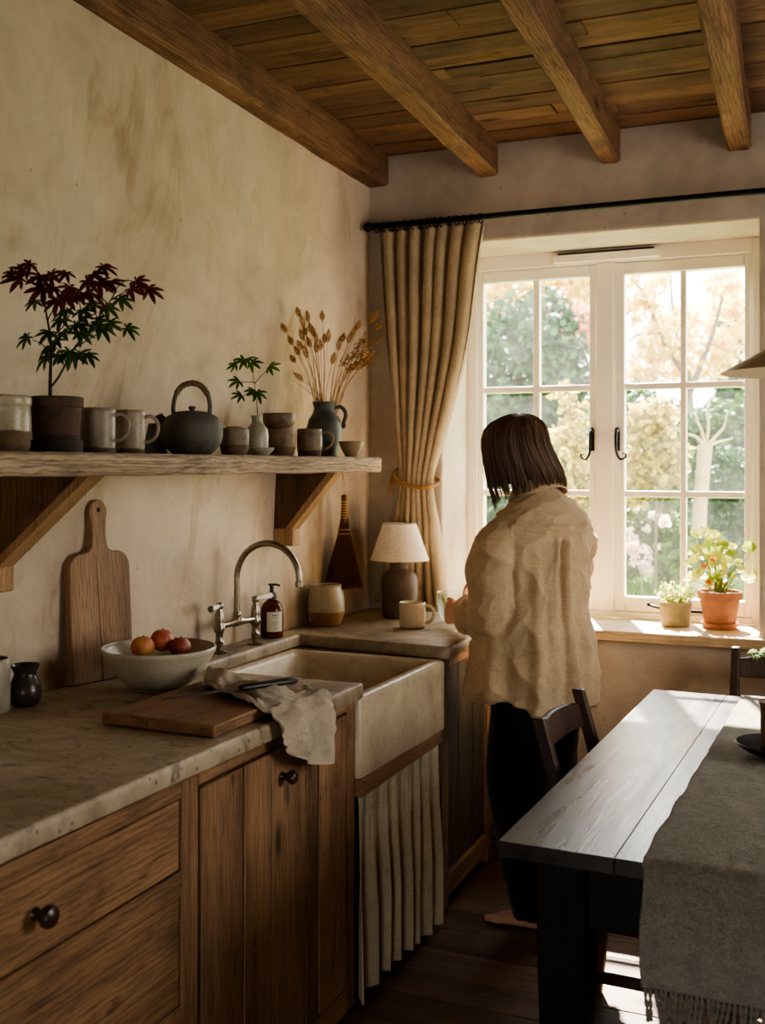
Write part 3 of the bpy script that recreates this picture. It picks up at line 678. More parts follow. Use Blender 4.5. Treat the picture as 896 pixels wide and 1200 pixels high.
p, s = at_col(327, .165); prof = [(r*s, zpx(y, s)) for r, y in [(10,504.5),(15.5,500.5),(18.6,495),(19.6,488),(19.3,485)]]
z0 = prof[0][1]; m = MB(); m.lathe(shell([(r, z-z0) for r, z in smooth_prof(prof, 14)], .0035, .005), 40, wob=.01)
tag(m.build('bowl', C['stackbowl'], loc=p+UP*(z0), ang=55), 'small dark mottled bowl resting in the mouth of the brown jar', 'bowl', GS)
mug('mug', 'brown mug with dark blotches in front of the slate pitcher', 362.5, .215, dens([(14.6,503),(15,512),(15,524),(13.4,534)],4), C['mug3'], (507.5, 526, 12.5, 1.7))
t, p, s, pr = px_pot('pitcher', 'dark slate stoneware pitcher holding dried grasses at the end of the shelf', 'pitcher', 380, .125, [(14.2,471.5),(13.2,474.5),(12.4,479),(14,485),(18.8,492),(21.2,502),(21,514),(18.5,525),(15.5,534)], C['pitcher'], GS, .004, 'body')
m = MB(); ear(m, 13*s, zpx(500, s), zpx(478, s), HV, 12*s, 2.3*s, 19*s); m.build('handle', C['pitcher'], t)
pp, ps = p, s
px_pot('bowl', 'small flared ochre bowl, last piece at the window end of the shelf', 'bowl', 411.5, .245, [(15.2,517.5),(13.8,522),(11,528),(8,533),(7,535)], C['bowl_s'], GS, .003)
# maple sprig (leans in the bottle)
def crop2(u, v, off=0.0, base=None, dd=0): return P(180+u*.3125, 340+v*.3125, d=dd+off)-base
t = thing('maple_sprig', 'thin green maple sprig with five leaf clusters standing in the small bottle vase', 'sprig', bp)
D = depth(bp); m = MB(); c2 = lambda u, v, o=0: crop2(u, v, o, bp, D)
for st in ([(388,590),(389,470),(386,420),(376,340),(366,290),(345,265)], [(376,352),(405,320),(430,298)], [(384,400),(360,385),(330,400)], [(376,345),(350,345),(322,345)]):
    m.tube(spline([c2(u, v) for u, v in st], 14), [lerp(.0014, .0007, i/13) for i in range(14)], 6)
m.build('stem', bark, t)
m = MB(); ml = leafmat('sprig_leaf', (52,74,24), (86,112,44), .4)
for (u, v, tx, sz, nl) in ((340,268,-1,.030,5),(366,276,1,.029,5),(320,345,-1,.026,5),(330,400,-1,.024,5),(388,388,.3,.030,7),(432,292,1,.026,5),(310,285,-1,.024,5),(352,262,.2,.024,5),(376,380,-.5,.024,5)):
    maple_leaf(m, c2(u, v-8, U(-.02, .02)), RIGHT*tx*.8+Vector((0,0,-.5))-FWD*U(-.3, .5), UP*.6-FWD*.9+RIGHT*U(-.3, .3), sz*1.5, 0, nl)
m.build('foliage', ml, t, smooth=False)
# dried grasses
t = thing('dried_grasses', 'golden dried grass heads and seed stalks standing in the slate pitcher', 'dried grass', pp)
D = depth(pp); cg = lambda u, v, o=0: crop2(u, v, o, pp, D)
straw = leafmat('dried_grass', (140,98,52), (204,158,94), .25); m = MB(); hd = MB()
heads = [(497,150,1),(545,90,1),(520,195,1),(563,130,1),(580,112,1),(600,165,1),(632,105,1),(560,180,1),(588,205,1),(640,190,1),(652,185,1),(530,262,1),(545,235,1),(575,245,1),(612,225,1),(690,215,1),(705,185,1),(728,190,1),(742,165,1),(760,140,1),(815,112,1),(832,140,1),(800,160,2),(790,215,2),(815,250,2),(795,262,2),(770,262,2),(752,232,2),(742,282,2),(668,268,1),(828,185,2),(775,190,2),(720,245,2),(560,330,1),(545,345,0),(590,150,1),(610,190,1),(555,215,1),(572,160,1),(625,215,1),(806,235,2),(784,245,2)]
for k, (u, v, kind) in enumerate(heads):
    o = U(-.04, .04); b0 = 640+(u-640)*.18+U(-12, 12)
    mid = (lerp(b0, u, .5)+U(-6, 6)+(u-b0)*-.06, lerp(430, v, .5))
    def cgw(u_, v_, o_):
        q_ = cg(u_, v_, o_); xm = xw(3.6, 1.7)+.05+abs(o)*1.2-pp.x
        return q_ if q_.x > xm else P(180+u_*.3125, 340+v_*.3125, x=xm+pp.x)-pp
    cg_ = cgw
    pts = spline([cg(b0, 470, o*.1), cg(b0+(u-b0)*.15, 415, o*.2), cg_(mid[0], mid[1], o*.6), cg_(u, v+8, o)], 14)
    m.tube(pts, [lerp(.0011, .0006, i/13) for i in range(14)], 5)
    d = (pts[-1]-pts[-3]).normalized(); c = pts[-1]
    if kind == 1:
        L = U(.030, .046)
        for q in range(70):
            f = q/69; a = q*2.4; rr = .0095*math.sin(PI*min(1, f*.9+.12))**.8
            sd = d.orthogonal().normalized(); tt = d.cross(sd); w = sd*math.cos(a)+tt*math.sin(a)
            b = c+d*(f*L-.004)+w*rr*.4; e = b+w*rr*1.15+d*.009; n2 = d.cross(w)*.0026
            hd.add([b-n2, e, b+n2, b+d*.003+w*.0015], [(0,1,3), (1,2,3)])
    elif kind == 2:
        for q in range(30):
            a = U(0, 6.28); b = c+d*U(-.036, .018)+RIGHT*U(-.016, .016)+FWD*U(-.012, .012); hd.ball(b, U(.0018, .0034), 6, 4)
            m.tube([c-d*.03, (c-d*.01+b)/2, b], .0004, 4)
m.build('stalk', straw, t); hd.build('seed_head', straw, t, smooth=False)
# ================================================================== ON THE WALL / WORKTOP
WZ = .9003
# broom
bpnt = P(403, 690, y=3.86); bx = xw(3.86, 1.2)+.072
t = thing('hand_broom', 'small straw hand broom hanging bristles down beneath the end of the shelf', 'broom', (bx, P(403, 650, x=bx).y, 0), R(-48))
def zb_(py): return P(403, py, x=bx).z
ax_ = Vector((0, 1, 0))     # broom lies flat against the wall, its width along the wall
wpx = 1/ (F/depth(P(403, 650, x=bx)))
bristle = wood('broom_straw', (52,28,14), (108,66,34), (150,100,56), 'z', .7, False, .5, .3); m = MB()
for k in range(340):
    f = U(-1, 1); gx = U(-1, 1); zt = zb_(606); zl = zb_(690)+U(-.006, .012)+.006*abs(f)
    wtop, wbot = .011, .075
    a = Vector((gx*.010, f*wtop, zt)); b = Vector((gx*.016-.004, f*wtop*2.3, lerp(zt, zl, .3))); c = Vector((gx*.017-.006, f*wbot*.72, lerp(zt, zl, .66))); d = Vector((gx*.015-.008, f*wbot+U(-.003, .003), zl))
    m.tube(spline([a, b, c, d], 7), .0013, 4)
m.build('bristles', bristle, t)
m = MB(); zs_, ze = zb_(612), zb_(580); m.lathe([(0, zs_), (.0135, zs_), (.012, lerp(zs_, ze, .3)), (.0095, lerp(zs_, ze, .6)), (.0105, ze-.003), (.008, ze), (0, ze)], 20); m.build('grip', bristle, t)
m = MB()
for q in range(7): z = lerp(zb_(607), zb_(588), q/6); m.lathe([(.0105, z-.0022), (.0138, z-.0018), (.0142, z), (.0138, z+.0018), (.0105, z+.0022)], 18)
m.build('binding', plain('waxed_cord', (196,156,92), .6, 0, .15, 80), t)
m = MB()
for py in (620.5, 625.5):
    z = zb_(py); w = interp([(606, .013), (620, .024), (626, .028)], py)
    m.tube([Vector((-.012+.024*math.sin(a) if False else .019*math.cos(a), w*math.sin(a), z)) for a in [2*PI*i/28 for i in range(29)]], .0014, 5)
m.build('stitching', plain('linen_thread', (206,172,120), .8), t)
m = MB(); zt = zb_(580); m.tube([Vector((.004, 0, zt-.004)), Vector((0, .003, zt+.04)), Vector((-.022, 0, zb_(552)))], .0011, 5); m.tube([Vector((-.004, 0, zt-.004)), Vector((-.006, -.003, zt+.04)), Vector((-.022, 0, zb_(552)))], .0011, 5); m.ball((-.022, 0, zb_(552)), .004, 8, 6); m.build('hanging_cord', plain('cord', (150,116,72), .9), t)
# paddle board leaning on the wall
A = P(86, 808, z=WZ); B_ = P(158, 793, z=WZ)
A.x = max(A.x, -.052); 
A = P(86, 805, z=WZ); B_ = P(157, 790, z=WZ); bw = (B_-A).to_2d().length; ang = math.atan2(B_.y-A.y, B_.x-A.x)
bh = .352; hh = .145
t = thing('paddle_board', 'tall wooden paddle cutting board with a rounded handle leaning on the plaster wall', 'cutting board', A, ang)
poly = [(0, 0), (bw, 0), (bw, bh-.045)]+[(bw-.045+.045*math.cos(a), bh-.045+.045*math.sin(a)) for a in [PI/2*i/8 for i in range(1, 9)]]
hx, hw, nw = bw*.50, .031, .026
cv = spline([Vector((hx+.055, 0, bh)), Vector((hx+.034, 0, bh+.008)), Vector((hx+nw, 0, bh+.035)), Vector((hx+nw, 0, bh+.07)), Vector((hx+hw, 0, bh+hh-.04))], 14)
poly += [(v.x, v.z) for v in cv]; poly += [(hx+hw*math.cos(a), bh+hh-.035+hw*math.sin(a)*1.1) for a in [PI*i/14 for i in range(1, 14)]]
poly += [(2*hx-v.x, v.z) for v in cv[::-1]]; poly += [(.045+.045*math.cos(a), bh-.045+.045*math.sin(a)) for a in [PI/2+PI/2*i/8 for i in range(0, 9)]]
lean = .055
def bt(p, off): return Vector((p[0], off*math.cos(lean)+p[1]*math.sin(lean), p[1]*math.cos(lean)-off*math.sin(lean)))
m = MB(); c_ = .003; th = .026
cx_ = sum(q[0] for q in poly)/len(poly); cy_ = sum(q[1] for q in poly)/len(poly)
m.loft([[bt(q, 0) for q in poly], [bt(q, th) for q in poly]])
pb = m.build('blade', M['board'], t, bevel=.004, seg=3)
m = MB(); hc = bt((hx, bh+hh-.03), -.0008); nn = bt((0,0), 1)-bt((0,0), 0)
ring = [hc+Vector((math.cos(a)*.0055, 0, math.sin(a)*.007)) for a in [2*PI*i/16 for i in range(16)]]; m.add(ring, [tuple(range(16))]); m.build('hanging_hole', plain('hole_dark', (14,9,6), .9), t, smooth=False)
m = MB(); m.prism([bt((bw*.475, .0), -.0006), bt((bw*.482, .0), -.0006), bt((bw*.445, bh*.98), -.0006), bt((bw*.442, bh*.98), -.0006)], (0,0,0), nn*.0004); m.build('crack', plain('crack_dark', (20,13,8), .95), t, smooth=False)
# jar and pot at the left
p = P(-11, 834, z=WZ); s = depth(p)/F
m = MB(); m.lathe(shell(dens([(.043,0),(.0455,.004),(.0455,.115),(.044,.122),(.0425,.126)],4), .004), 40)
tag(m.build('stoneware_jar', ceramic('plain_grey_jar', (150,140,120), None, 0, .4), loc=p, ang=50), 'plain pale grey cylindrical jar beside the dark pot on the worktop', 'jar')
p = P(29.5, 826, z=WZ); s = depth(p)/F
m = MB(); m.lathe(shell([(r*s, z*s) for r, z in smooth_prof([(12,0),(16.5,4),(19,13),(18.2,22),(14,33),(13,38),(16.2,45),(17,47)], 24)], .003), 40)
tag(m.build('pot', ceramic('dark_pewter_glaze', (58,50,42), None, 0, .3, .4, .2), loc=p, ang=55), 'small dark glazed pot with flared rim standing before the leaning paddle board', 'pot')
# fruit bowl
p = P(186, 806, z=WZ); s = depth(p)/F
bowlm = ceramic('fruit_bowl_glaze', (186,176,152), (150,134,108), .012, .35, .5, .08)
outl = smooth_prof([(30*s,0),(30.5*s,.006),(37*s,.014),(50*s,.042),(60*s,.075),(64.5*s,.092),(66.5*s,.1),(66.8*s,.108)], 26)
m = MB(); m.lathe(shell(outl, .006, .012), 64, wob=.004)
tag(m.build('fruit_bowl', bowlm, loc=p, ang=55), 'wide cream stoneware bowl holding three fruits in front of the paddle board', 'bowl')
def peach(label, cx, cy, r, a, b, zoff):
    v = ray(cx, cy); q = P(cx, cy, d=depth(p)-.005+zoff); mm = NT('peach_skin'); n1 = mm.noise(mm.coords((1,1,1)), 22, 4); mm.set(Base_Color=mm.ramp(n1, [(.35, lin(a)), (.6, lin(b))]), Roughness=.5)
    m = MB(); rings = []
    for k in range(17):
        al = -PI/2+PI*k/16
        rings.append([(r*math.cos(al)*math.cos(tt)*(1-.05*max(0, math.cos(tt))**8), r*math.cos(al)*math.sin(tt), r*.95*math.sin(al)*(1-.10*(math.cos(al)**0)*max(0, math.sin(al))**12)) for tt in [2*PI*i/28 for i in range(28)]])
    t = thing('peach', label, 'fruit', q, 0, 'fruits in the bowl')
    m.loft(rings); m.build('flesh', mm.m, t, ang=180)
    s2 = MB(); s2.tube([(0,0,r*.84), (.002,0,r*.9), (.004,.001,r*.98)], .0015, 6); s2.build('stem', bark, t)
peach('yellow orange peach, leftmost of the three fruits in the bowl', 167, 758, .031, (200,146,84), (180,104,62), -.01)
peach('large red peach in the middle of the fruit bowl', 190, 750, .0315, (146,58,48), (184,100,68), .035)
peach('dark red peach sunk low at the right side of the bowl', 211, 758.5, .029, (124,50,44), (156,78,58), .02)
# flat chopping board
q = [P(121, 848, z=WZ), P(255, 864.5, z=WZ), None, None]
bx0, by0 = .248, 2.047
t0 = Vector((bx0, by0, WZ)); aB = math.atan2(q[1].y-q[0].y, q[1].x-q[0].x)
m = MB(); m.box((0, 0, 0), (.305, .415, .027)); 
cb = tag(m.build('chopping_board', M['board_y'], loc=t0, rotz=aB, bevel=.005, seg=3), 'flat thick wooden chopping board lying near the worktop edge under knife and towel', 'cutting board')
BZ = WZ+.027
# linen towel: rows run from the bunched end on the board over the front edge
ctrl = [  # each row: left edge .. right edge points
 [(.305,2.390,BZ+.002),(.288,2.428,BZ+.018),(.292,2.466,BZ+.008)],
 [(.330,2.345,BZ+.004),(.325,2.410,BZ+.026),(.315,2.490,BZ-.020)],
 [(.400,2.300,BZ+.004),(.395,2.390,BZ+.018),(.395,2.515,WZ+.006)],
 [(.480,2.255,BZ+.004),(.480,2.370,BZ+.010),(.480,2.530,WZ+.004)],
 [(.540,2.225,BZ+.005),(.548,2.350,BZ+.006),(.545,2.520,WZ+.005)],
 [(.592,2.205,WZ+.014),(.598,2.335,WZ+.012),(.600,2.500,WZ+.006)],
 [(.618,2.200,WZ-.004),(.622,2.325,WZ-.004),(.622,2.480,WZ-.006)],
 [(.626,2.205,.868),(.634,2.320,.858),(.632,2.468,.848)],
 [(.628,2.214,.846),(.640,2.318,.812),(.640,2.458,.796)],
 [(.627,2.222,.832),(.638,2.318,.782),(.642,2.452,.750)]]
cols = [spline(r, 26) for r in ctrl]; rows_ = []
for i in range(26):
    rows_.append(spline([c[i] for c in cols], 70))
m = MB(); rows = []
for i, line_ in enumerate(rows_):
    row = []
    for k, v in enumerate(line_):
        u, w_ = i/25, k/69
        hang = max(0, min(1, (w_-.55)/.1))
        rg = lambda q: (1-abs(q))**4; fold = 1.7*(.008*math.sin(u*2*PI*2.2+1.0+w_*2.5)*(.35+.65*hang)+.010*rg(mnoise.noise(Vector((u*3+w_*3, w_*6-u*2, 3))))*(1-.5*hang)+.007*rg(mnoise.noise(Vector((u*6-w_*7, w_*9+u*3, 7))))+.0025*mnoise.noise(Vector((u*16, w_*30, 9)))-.004)
        nv = Vector((.95*hang, 0, 1-hang*.9)).normalized()
        row.append(v+nv*(max(0, fold)*1.1+.0015))
    rows.append(row)
m.grid(rows)
tag(m.build('linen_towel', M['towel'], solid=.0022, sub=1, ang=180), 'crumpled grey linen towel draped from the chopping board over the worktop edge', 'towel')
# knife
kt, kh, ke = P(190, 820, z=BZ+.010), P(284, 806, z=BZ+.034), P(346, 796.5, z=BZ+.032)
t = thing('kitchen_knife', 'kitchen knife with dark wooden handle lying across the towel on the chopping board', 'knife', kh)
d = (kt-kh); L = d.length; d.normalize(); sd = d.cross(UP).normalized(); un = sd.cross(d)
m = MB(); pr = [(0, -.012, .012), (.3, -.014, .012), (.6, -.014, .010), (.85, -.010, .006), (1.0, -.001, .0)]
def kp(f, w): return d*(L*f)+sd*w
top, bot = [], []
sp = spline([Vector((a, b, c)) for a, b, c in pr], 20)
vs = []; 
for v in sp: vs += [kp(v.x, v.y)+un*.0002, kp(v.x, v.z)+un*.0012, kp(v.x, v.z)-un*.0008, kp(v.x, v.y)-un*.0002]
m.loft([vs[i*4:i*4+4] for i in range(20)]); m.build('blade', plain('old_steel', (58,54,50), .45, .7, .25, 50), t)
d2 = (ke-kh); L2 = d2.length; d2.normalize(); s2 = d2.cross(UP).normalized(); u2 = s2.cross(d2); m = MB()
m.loft([[d2*(L2*f)+s2*(w*math.cos(a)+o)+u2*(.0085*sc2*math.sin(a)) for a in [2*PI*i/14 for i in range(14)]] for f, w, o, sc2 in ((-.04,.009,0,.7),(0,.011,0,1),(.3,.0115,0,1),(.7,.0125,.001,1.05),(.93,.0145,.003,1.05),(1,.010,.003,.7))])
m.build('handle', plain('dark_knife_handle', (38,26,20), .4, 0, .3, 60), t)
# bridge tap
P1, P2 = P(257, 765, z=WZ), P(299, 754.5, z=WZ); ax = (P2-P1).to_2d().length; an = math.atan2(P2.y-P1.y, P2.x-P1.x)
t = thing('bridge_tap', 'aged nickel bridge tap with tall swan neck spout and porcelain levers behind the sink', 'tap', P1, an)
def pil(x0):
    m = MB(); m.lathe([(0,0),(.026,0),(.027,.003),(.02,.006),(.0125,.010),(.0125,.03),(.015,.034),(.0125,.038),(.0115,.06),(.0165,.066),(.018,.075),(.0165,.086),(.014,.092),(.0155,.10),(.0135,.118),(.010,.128),(.0085,.137),(.012,.141),(.012,.154),(.008,.158),(0,.158)], 28, (x0, 0, 0)); return m
for x0, sg in ((0, -1), (ax, 1)):
    pb_ = pil(x0).build('pillar', M['nickel'], t, ang=50)
    m = MB(); d = Vector((sg*.93, -.28 if sg < 0 else -.15, .06 if sg > 0 else -.02)).normalized(); b = Vector((x0, 0, .148)); m.tube([b+d*.008, b+d*.02, b+d*.068, b+d*.074], [.006, .008, .0105, .0095], 14); lv = m.build('lever', M['porcelain'], pb_)
    m = MB(); m.tube([b+d*.073, b+d*.077, b+d*.080], [.0105, .0105, .007], 14); m.build('lever_cap', M['nickel'], lv)
m = MB(); h = .083
m.tube([(0,0,h),(ax*.3,0,h+.001),(ax*.42,0,h+.004),(ax*.5,0,h+.005),(ax*.58,0,h+.004),(ax*.7,0,h+.001),(ax,0,h)], [.0095,.0105,.0155,.0175,.0155,.0105,.0095], 18); m.build('bridge', M['nickel'], t)
m = MB(); mid = Vector((ax*.48, 0, 0)); top = P(314, 635, d=depth(P1)-.02).z-WZ; od = Vector((math.cos(-an), math.sin(-an), 0))  # outwards over the sink (world +x)
rd_ = .112; cz_ = top-.009-rd_; pts = [mid+UP*(h+.01), mid+UP*(h+.03), mid+UP*(h+.08)]+[mid+UP*lerp(h+.08, cz_, f) for f in (.5, 1)]+[mid+od*(rd_-rd_*math.cos(a))+UP*(cz_+rd_*math.sin(a)) for a in [PI*i/26*1.03 for i in range(1, 27)]]
pts.append(pts[-1]+Vector((0,0,-.006))); m.tube(pts, .0102, 18); e = pts[-1]; m.tube([e+UP*.014, e+UP*.012, e-UP*.004, e-UP*.006], [.0102, .0128, .0128, .0105], 18)
m.lathe([(.010,h),(.017,h+.006),(.0165,h+.018),(.0125,h+.022),(.0145,h+.027),(.0125,h+.033),(.0102,h+.036)], 24, mid); m.build('spout', M['nickel'], t)
# soap bottle
p = P(318.5, 746.5, z=WZ); s = depth(p)/F; t = thing('soap_bottle', 'amber glass pump bottle of soap with cream label behind the tap', 'bottle', p)
am = NT('amber_glass'); am.set(Base_Color=lin((96,44,14)), Roughness=.12); am.b.inputs['Transmission Weight'].default_value = .35; am.b.inputs['IOR'].default_value = 1.3
m = MB(); m.lathe([(0,0),(12.6*s,0),(13.5*s,.004),(13.5*s,30*s),(13*s,34*s),(11.3*s,38.5*s),(8*s,42*s),(4.8*s,44*s),(4.6*s,46*s),(0,46*s)], 40); m.build('bottle', am.m, t, ang=50)
m = MB(); blk = plain('black_plastic', (20,20,20), .35, 0, .05); m.lathe([(0,45*s),(5.6*s,45*s),(5.8*s,47*s),(5.8*s,51*s),(3.4*s,53*s),(2.7*s,54*s),(2.6*s,60*s),(3.2*s,60.2*s),(3.2*s,62*s),(0,62.2*s)], 24)
m.tube([Vector((0,0,61.4*s)), HV*(4*s)+UP*(61.6*s), HV*(8*s)+UP*(60.8*s), HV*(9.5*s)+UP*(59.6*s)], [1.5*s,1.4*s,1.2*s,1.1*s], 10); m.tube([Vector((0,0,61.4*s)), -HV*(4*s)+UP*(61.5*s)], [1.5*s, 1.2*s], 10); m.build('pump', blk, t, ang=50)
m = MB(); a0 = math.atan2(-FWD.y, -FWD.x); r = 13.6*s
def labstrip(mb, aa, ab, za, zb, rr):
    n_ = 14; mb.add([(rr*math.cos(lerp(aa, ab, i/n_)), rr*math.sin(lerp(aa, ab, i/n_)), z) for z in (za, zb) for i in range(n_+1)], [(i, i+1, n_+2+i, n_+1+i) for i in range(n_)])
labstrip(m, a0-.35, a0+1.12, 8*s, 31*s, r); lb = m.build('label', plain('cream_label', (206,196,172), .7, 0, .04), t, ang=180)
m = MB()
for (zz, w_, hh_) in ((26.5,.30,.9),(24.2,.22,.6),(19,.34,.35),(17.8,.30,.35),(16.6,.32,.35),(15.4,.24,.35),(12,.18,.35),(10.8,.2,.35)): labstrip(m, a0+.40-w_, a0+.40+w_, zz*s, (zz+hh_)*s, r+.0002)
m.build('printed_text', plain('label_ink', (110,98,80), .8, 0, .05), lb, ang=180)
# crock jug
p = P(369.5, 731, z=WZ); p.x = max(p.x, .045); s = depth(p)/F
m = MB(); m.lathe(shell(smooth_prof([(15*s,0),(17.5*s,2*s),(20.6*s,12*s),(21.6*s,22*s),(20.6*s,33*s),(18*s,42*s),(17.2*s,45*s),(18.2*s,46.5*s)], 30), .005), 48)
for i, v in enumerate(m.v):     # pulled lip facing the room
    q = Vector(v); f = (q.to_2d().normalized().dot(Vector((-HV.x, -HV.y))) if q.to_2d().length > 1e-5 else 0); k = max(0, f-.82)/.18*max(0, (q.z-38*s)/(8.5*s)); m.v[i] = tuple(q-HV*(.007*k)+UP*(.002*k))
tag(m.build('crock_jug', ceramic('crock_jug_glaze', (176,164,136), (150,110,70), 16*s, .35, .6, .1, .25, .006), loc=p, ang=60), 'cream topped stoneware crock with tan base right of the soap bottle', 'jug')
# table lamp
y_l = 3.935; p = P(468, 716, y=y_l); p.z = WZ; s = depth(p)/F; lp = p
t = thing('table_lamp', 'table lamp with brown clay base and cream linen cone shade beside the curtain', 'lamp', p)
def lz(py): return CZ+(HOR-py)*s-WZ
m = MB(); m.lathe([(0,0)]+smooth_prof([(15*s,0),(19.5*s,.006),(21*s,lz(700)),(21.3*s,lz(684)),(19.5*s,lz(674)),(14*s,lz(668.5)),(10.5*s,lz(666)),(11*s,lz(662)),(11*s,lz(660))], 30)+[(0,lz(660))], 44); m.build('base', ceramic('lamp_clay', (86,72,58), None, 0, .6, .6, .2, .4), t, ang=55)
m = MB(); m.lathe([(0,lz(662)),(.012,lz(662)),(.012,lz(640)),(.009,lz(638)),(0,lz(638))], 20); m.build('socket', plain('dark_brass', (60,46,28), .4, .8), t)
shm = fabric('shade_linen', (244,236,222), .03, 380, .12, .3)
m = MB(); r1, r2, z1, z2 = 34.5*s, 19.5*s, lz(656), lz(613.5); m.lathe([(r1,z1),(r2,z2),(r2-.0015,z2),(r1-.0015,z1),(r1,z1)], 56); sd_ = m.build('lamp_shade', shm, t, ang=60)
m = MB()
for (rr, zz) in ((r1, z1), (r2, z2)): m.tube([(rr*math.cos(a), rr*math.sin(a), zz) for a in [2*PI*i/48 for i in range(49)]], .0016, 6)
for a in (0, 2.09, 4.19): m.tube([(r2*math.cos(a), r2*math.sin(a), z2-.004), (.01*math.cos(a), .01*math.sin(a), z2-.022)], .0012, 5)
m.tube([(0,0,lz(640)), (0,0,z2-.02)], .004, 6)
m.build('shade_ring', plain('shade_trim', (206,188,158), .7), sd_)
# mug on the worktop
p = P(483, 735.5, z=WZ); s = depth(p)/F
cm = ceramic('worktop_mug', (196,182,156), (166,146,116), .006, .4, .5, .06)
t = thing('mug', 'pale stoneware mug standing alone on the worktop before the lamp', 'mug', p)
m = MB(); m.lathe(shell(dens([(13.6*s,0),(15.2*s,.004),(15.4*s,16*s),(15.4*s,29.5*s)],4), .0035), 44); m.build('body', cm, t, ang=55)
m = MB(); ear(m, 15.2*s, 6.5*s, 25*s, (HV*.95-FWD*.3).normalized(), 10.5*s, 1.9*s); m.build('handle', cm, t)
# ================================================================== CURTAIN AND ROD
RY, RZ = 4.055, 2.452
t = thing('curtain_rod', 'long black iron curtain rod across the top of the window recess', 'curtain rod', (0, RY, RZ))
m = MB(); m.tube([(.045, 0, 0), (2.6, 0, 0)], .0115, 14); m.build('pole', M['iron'], t)
m = MB(); m.ball((.035, 0, 0), .019, 16, 10); m.tube([(.045,0,0),(.06,0,0)], .015, 14); m.build('finial', M['iron'], t)
for x in (.075, 1.9):
    m = MB(); m.box((x-.008, 0, -.006), (x+.008, YB-RY, .006)); m.box((x-.018, YB-RY-.008, -.035), (x+.018, YB-RY-.0, .035)); m.build('rod_bracket', M['iron'], t, bevel=.001)
for i in range(15):
    x = .075+.031*i+U(-.004, .004); m = MB(); m.tube([(x+U(-.001,.001)+.003*math.sin(a), .018*math.sin(a), -.006+.0185*math.cos(a)) for a in [2*PI*k/20 for k in range(21)]], .0028, 6); m.build('curtain_ring', M['iron'], t)
ct = thing('window_curtain', 'beige linen curtain gathered by a rope tieback left of the window', 'curtain', (0, 0, 0))
ZT, ZW, ZB = 2.44, 1.425, .935
Lx = [(.90, .035), (ZB, .04), (1.2, .115), (1.43, .152), (1.70, .125), (1.98, .095), (ZT, .060), (2.6, .055)]
Rx = [(.90, .372), (ZB, .368), (1.24, .330), (1.42, .306), (1.574, .346), (1.742, .397), (1.977, .457), (2.31, .502), (ZT, .524), (2.6, .54)]
def cat_tab(tab, x):
    for k in range(len(tab)-1):
        if x <= tab[k+1][0] or k == len(tab)-2:
            (x0, y0), (x1, y1) = tab[k], tab[k+1]; h = x1-x0; t = (x-x0)/h
            m0 = (y1-tab[max(k-1,0)][1])/(x1-tab[max(k-1,0)][0]); m1 = (tab[min(k+2,len(tab)-1)][1]-y0)/(tab[min(k+2,len(tab)-1)][0]-x0)
            return (2*t**3-3*t*t+1)*y0+(t**3-2*t*t+t)*h*m0+(-2*t**3+3*t*t)*y1+(t**3-t*t)*h*m1
m = MB(); rows = []; NU, NZ = 440, 110; NP = 7.5
for k in range(NZ+1):
    z = lerp(ZT, ZB, k/NZ); row = []; v = k/NZ
    xl, xr = cat_tab(Lx, z), cat_tab(Rx, z)
    wst = math.exp(-((z-ZW)/.16)**2)
    for i in range(NU+1):
        u = i/NU
        ph = u*2*PI*NP+3.2*mnoise.noise(Vector((u*5, z*.15, 1)))
        amp = lerp(.031, .013, wst)*(1+.35*mnoise.noise(Vector((u*7, z*.4, 8))))
        if z > ZT-.05: amp *= .8
        x = lerp(xl, xr, u)+.010*math.cos(ph)*(1-.3*wst)
        sh_ = math.sin(ph); sh_ = math.copysign(abs(sh_)**.8, sh_)
        y = 4.088+amp*sh_-.016*math.sin(PI*u)*(wst+.3)+.003*mnoise.noise(Vector((u*26, z*.8, 4)))
        row.append((x, min(y, YB-.012), z+(.012*math.sin(ph*.5) if k == 0 else 0)+(.006*math.sin(u*20) if k == NZ else 0)))
    rows.append(row)
m.grid(rows); m.build('drape', M['linen'], ct, solid=.002, ang=180)
rope = plain('jute_rope', (158,116,70), .9, 0, .25, 120, .5)
m = MB(); core = [Vector((.140, 4.13, 1.475)), Vector((.142, 4.075, 1.462)), Vector((.158, 4.030, 1.440)), Vector((.20, 4.018, 1.418)), Vector((.26, 4.016, 1.405)), Vector((.305, 4.028, 1.403)), Vector((.322, 4.075, 1.410)), Vector((.315, 4.12, 1.43)), Vector((.25, 4.134, 1.45)), Vector((.14, 4.134, 1.475))]
cc = spline(core, 150)
for ph in (0, 2.09, 4.19): m.tube([c+Vector((math.cos(i*.55+ph)*.0035, math.sin(i*.55+ph)*.003, math.cos(i*.55+ph)*.0045)) for i, c in enumerate(cc)], .0042, 6)
for q in range(5): m.tube([Vector((.143, 4.07, 1.466)), Vector((.138+.003*q, 4.045, 1.43)), Vector((.128+.005*q, 4.04, 1.375))], .0015, 5)
m.build('tieback', rope, ct)
